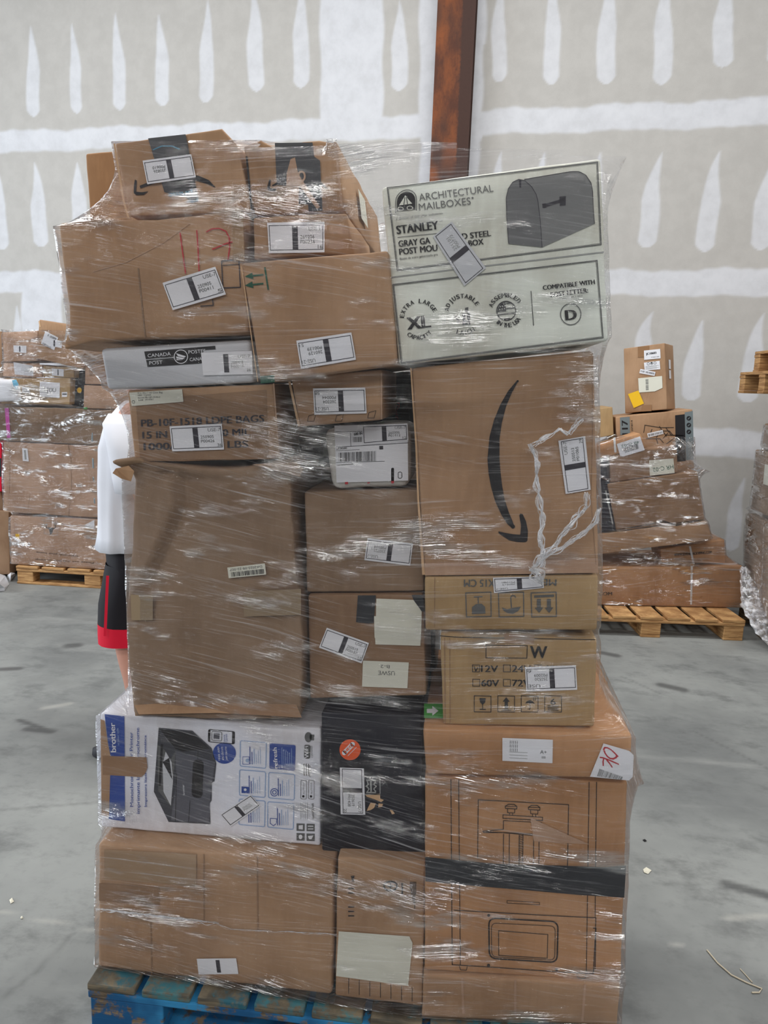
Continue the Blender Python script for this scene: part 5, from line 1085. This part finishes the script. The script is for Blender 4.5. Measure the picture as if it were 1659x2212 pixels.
# ------------------------------------------------------------------ person behind the stack, facing left
py = 1.42; g0 = atg(262, 1620)
px_ = Plane(py).at(318, 1300)[0]
pr = empty('person', (px_, py, 0), 'person in a white T-shirt and black shorts with red trim, mostly hidden behind the stack', 'person')
me = bpy.data.meshes.new('body'); J = {}; V = []; E = []; Rd = []
def jn(k, p, r, par=None):
    J[k] = len(V); V.append(p); Rd.append(r)
    if par: E.append((J[par], J[k]))
# x forward = -x
jn('pel', (0, 0, .95), (.13, .15)); jn('bel', (-.02, 0, 1.10), (.13, .15), 'pel'); jn('che', (0, 0, 1.32), (.13, .17), 'bel'); jn('nec', (.01, 0, 1.50), (.06, .06), 'che'); jn('nk2', (-.01, 0, 1.57), (.055, .055), 'nec')
jn('jaw', (-.03, 0, 1.63), (.07, .06), 'nk2'); jn('hd', (-.02, 0, 1.71), (.095, .075), 'jaw'); jn('crn', (0, 0, 1.78), (.075, .065), 'hd')
for s_, sd in (('l', -1), ('r', 1)):
    jn('sh'+s_, (.02, sd*.17, 1.44), (.065, .065), 'che'); jn('el'+s_, (.10, sd*.24, 1.17), (.045, .045), 'sh'+s_); jn('wr'+s_, (.20, sd*.23, .94), (.03, .028), 'el'+s_); jn('pm'+s_, (.235, sd*.23, .875), (.038, .018), 'wr'+s_)
    for i, (dx, l) in enumerate(((-.028, .072), (-.010, .082), (.009, .076), (.026, .060))):
        jn('k%d' % i+s_, (dx+.255, sd*.23, .83), (.009, .009), 'pm'+s_); jn('f%d' % i+s_, (dx+.265, sd*.226, .83-l*.55), (.0085, .0085), 'k%d' % i+s_); jn('t%d' % i+s_, (dx+.268, sd*.22, .83-l), (.007, .007), 'f%d' % i+s_)
    jn('th'+s_, (.197, sd*.225, .875), (.010, .010), 'pm'+s_); jn('tt'+s_, (.185, sd*.22, .83), (.008, .008), 'th'+s_)
    jn('hp'+s_, (0, sd*.09, .88), (.10, .10), 'pel'); jn('kn'+s_, (-.01+.03*sd, sd*.11, .50), (.058, .058), 'hp'+s_); jn('cf'+s_, (.03+.03*sd, sd*.11, .34), (.058, .055), 'kn'+s_); jn('an'+s_, (.035+.03*sd, sd*.11, .09), (.036, .036), 'cf'+s_); jn('he'+s_, (.05+.03*sd, sd*.11, .04), (.036, .036), 'an'+s_); jn('to'+s_, (-.13+.03*sd, sd*.12, .03), (.035, .026), 'an'+s_)
me.from_pydata(V, E, []); me.materials.append(M['skin']); bo = bpy.data.objects.new('body', me); col.objects.link(bo); bo.parent = pr
md = bo.modifiers.new('skin', 'SKIN'); sv = me.skin_vertices.new() if not me.skin_vertices else me.skin_vertices[0]
for i, r in enumerate(Rd): me.skin_vertices[0].data[i].radius = r
me.skin_vertices[0].data[0].use_root = True; md.use_smooth_shade = True; s2 = bo.modifiers.new('sub', 'SUBSURF'); s2.levels = 2; s2.render_levels = 2
L0 = np.array(pr.location)
def loft(mb, rings, m, n=40, fold=.006, seed=0., cap=True):
    vs = []
    for (c, rx, ry, tl) in rings:
        for k in range(n):
            a = 2*pi*k/n; f = 1+fold*6*mnoise.noise(Vector((cos(a)*3.4+seed, sin(a)*3.4, c[2]*2.2)))
            vs.append(L0+np.array([c[0]+rx*cos(a)*f, c[1]+ry*sin(a)*f, c[2]+tl*cos(a)]))
    fs = [(i*n+k, i*n+(k+1) % n, (i+1)*n+(k+1) % n, (i+1)*n+k) for i in range(len(rings)-1) for k in range(n)]
    mb.add(vs, fs, m, True)
mb = MB()
loft(mb, [((-.01, 0, .915), .178, .225, .012), ((-.01, 0, .97), .168, .22, .01), ((-.015, 0, 1.05), .160, .215, 0), ((-.015, 0, 1.18), .155, .212, 0), ((-.01, 0, 1.32), .150, .215, 0), ((0, 0, 1.42), .125, .205, 0), ((.01, 0, 1.475), .095, .15, 0), ((.01, 0, 1.51), .075, .085, .008)], 'shirt', 64, .011)
for sd in (-1, 1):
    loft(mb, [((.02, sd*.15, 1.455), .085, .06, 0), ((.03, sd*.205, 1.42), .092, .065, 0), ((.06, sd*.235, 1.32), .088, .062, 0), ((.085, sd*.25, 1.22), .090, .064, 0), ((.10, sd*.255, 1.17), .092, .066, .006)], 'shirt', 28, .012, sd)
shx = []
for (z, t_, h) in ((1.345, 'd', .05), (1.24, 'I', .055), (1.19, 'R', .02), (1.10, 'i', .03)):
    v_, f_, w_ = text_mesh(t_)
    P = []
    for x, y in v_:
        a = radians(222)+(x/w_-.5)*.16; P.append(L0+np.array([-.012+.172*cos(a), .232*sin(a), z+y*h]))
    mb.add(P, f_, 'bluegrey')
sh = mb.build('t_shirt', pr); sh['label'] = 'white T-shirt'; so = sh.modifiers.new('cloth', 'SOLIDIFY'); so.thickness = .003
mb = MB()
loft(mb, [((0, 0, .98), .135, .19, 0), ((0, 0, .88), .145, .20, 0), ((0, 0, .80), .140, .20, 0)], 'shorts', 40, .006)
for sd in (-1, 1):
    loft(mb, [((0, sd*.085, .85), .125, .115, 0), ((-.012+.03*sd, sd*.10, .68), .115, .108, 0), ((-.02+.03*sd, sd*.105, .60), .110, .105, 0)], 'shorts', 32, .010, sd)
    loft(mb, [((-.02+.03*sd, sd*.105, .60), .1105, .1055, 0), ((-.022+.03*sd, sd*.106, .55), .109, .105, 0), ((-.022+.03*sd, sd*.106, .52), .108, .104, .004)], 'red', 32, .010, sd)
    vs = []
    for i in range(10):
        z = .58+.3*i/9
        for a in (radians(-96*sd if sd > 0 else 258), radians(266 if sd < 0 else 84)):
            pass
    st = [L0+np.array([-.055+.012*k+.004*i-.03, -.222+.018*(1-i/6)*0+.0, .575+.05*i]) for i in range(6) for k in (0, 1)]
    if sd < 0: mb.add([p-np.array([0, .0, 0]) for p in st], [(i*2, i*2+1, i*2+3, i*2+2) for i in range(5)], 'red')
sr = mb.build('shorts', pr); sr['label'] = 'black shorts with red hem panel'
mb = MB()
for sd in (-1, 1):
    loft(mb, [((-.04+.03*sd, sd*.115, .004), .14, .052, 0), ((-.035+.03*sd, sd*.115, .03), .142, .054, 0), ((.0+.03*sd, sd*.113, .075), .09, .05, 0), ((.03+.03*sd, sd*.11, .10), .05, .045, 0)], 'shoe', 28, .002)
mb.build('shoes', pr)
mb = MB(); loft(mb, [((.03, 0, 1.66), .085, .086, .03), ((.012, 0, 1.74), .105, .092, .02), ((.005, 0, 1.80), .10, .085, .01), ((.0, 0, 1.845), .06, .05, 0), ((.0, 0, 1.855), .012, .012, 0)], 'hair', 28, .004); mb.build('hair', pr)

# ------------------------------------------------------------------ bits on the floor
def scrap(name, label, cat, pts, m, hz=.012, z=.002):
    c = np.mean(pts, 0); P = [atg(u, v, z) for u, v in pts]; cc = atg(c[0], c[1], z+hz); mb = MB(); n = len(P)
    top = [p+np.array([0, 0, hz*.4*abs(sin(i*2.1))]) for i, p in enumerate(P)]
    mb.add(P+top+[cc], [(i, (i+1) % n, n+(i+1) % n, n+i) for i in range(n)]+[(n+i, n+(i+1) % n, 2*n) for i in range(n)]+[tuple(range(n))[::-1]], m)
    tag(mb.build(name), label, cat)
scrap('paper_scrap', 'small cream paper scrap on the floor right of the stack', 'scrap', [(1389, 1878), (1396, 1874), (1407, 1881), (1400, 1888), (1391, 1885)], 'scrap', .006)
scrap('debris_chip', 'tiny black chip on the floor right of the stack', 'scrap', [(1388, 1814), (1393, 1813), (1397, 1817), (1392, 1818)], 'ink', .004)
scrap('paper_scrap', 'crumpled white paper on the floor at the left pallet corner', 'scrap', [(14, 1241), (24, 1233), (33, 1243), (22, 1256)], 'paper', .05)
scrap('plastic_scrap', 'grey crumpled film lump on the floor at the left picture edge', 'scrap', [(-25, 1250), (-5, 1244), (12, 1250), (20, 1262), (10, 1276), (-25, 1280)], 'grey_mail', .07)
scrap('paper_scrap', 'pale flake on the dark floor patch at the left', 'scrap', [(20, 1944), (26, 1940), (30, 1948), (23, 1952)], 'scrap', .004)
scrap('paper_scrap', 'small light flake on the floor line at the left', 'scrap', [(44, 1981), (48, 1979), (50, 1984), (45, 1985)], 'scrap', .004)
def twine(label, pts, r):
    mb = MB(); P = [atg(u, v, r+.001) for u, v in pts]; n = 6; ring = []
    for i, p in enumerate(P):
        t_ = P[min(i+1, len(P)-1)]-P[max(i-1, 0)]; t_ = t_/np.linalg.norm(t_); sd = np.array([-t_[1], t_[0], 0]); sd /= max(np.linalg.norm(sd), 1e-6)
        ring += [p+sd*cos(a)*r+np.array([0, 0, sin(a)*r]) for a in np.linspace(0, 2*pi, n, endpoint=False)]
    mb.add(ring, [(i*n+k, i*n+(k+1) % n, (i+1)*n+(k+1) % n, (i+1)*n+k) for i in range(len(P)-1) for k in range(n)], 'straw', True); tag(mb.build('twine_strand'), label, 'twine')
twine('long pale twine strand on the floor at the lower right', [(1527, 2052), (1550, 2080), (1580, 2106), (1612, 2122), (1646, 2136), (1640, 2144), (1624, 2144)], .0022)
twine('short forked twine strand beside the long one at the lower right', [(1599, 2093), (1610, 2105), (1625, 2122)], .0015)
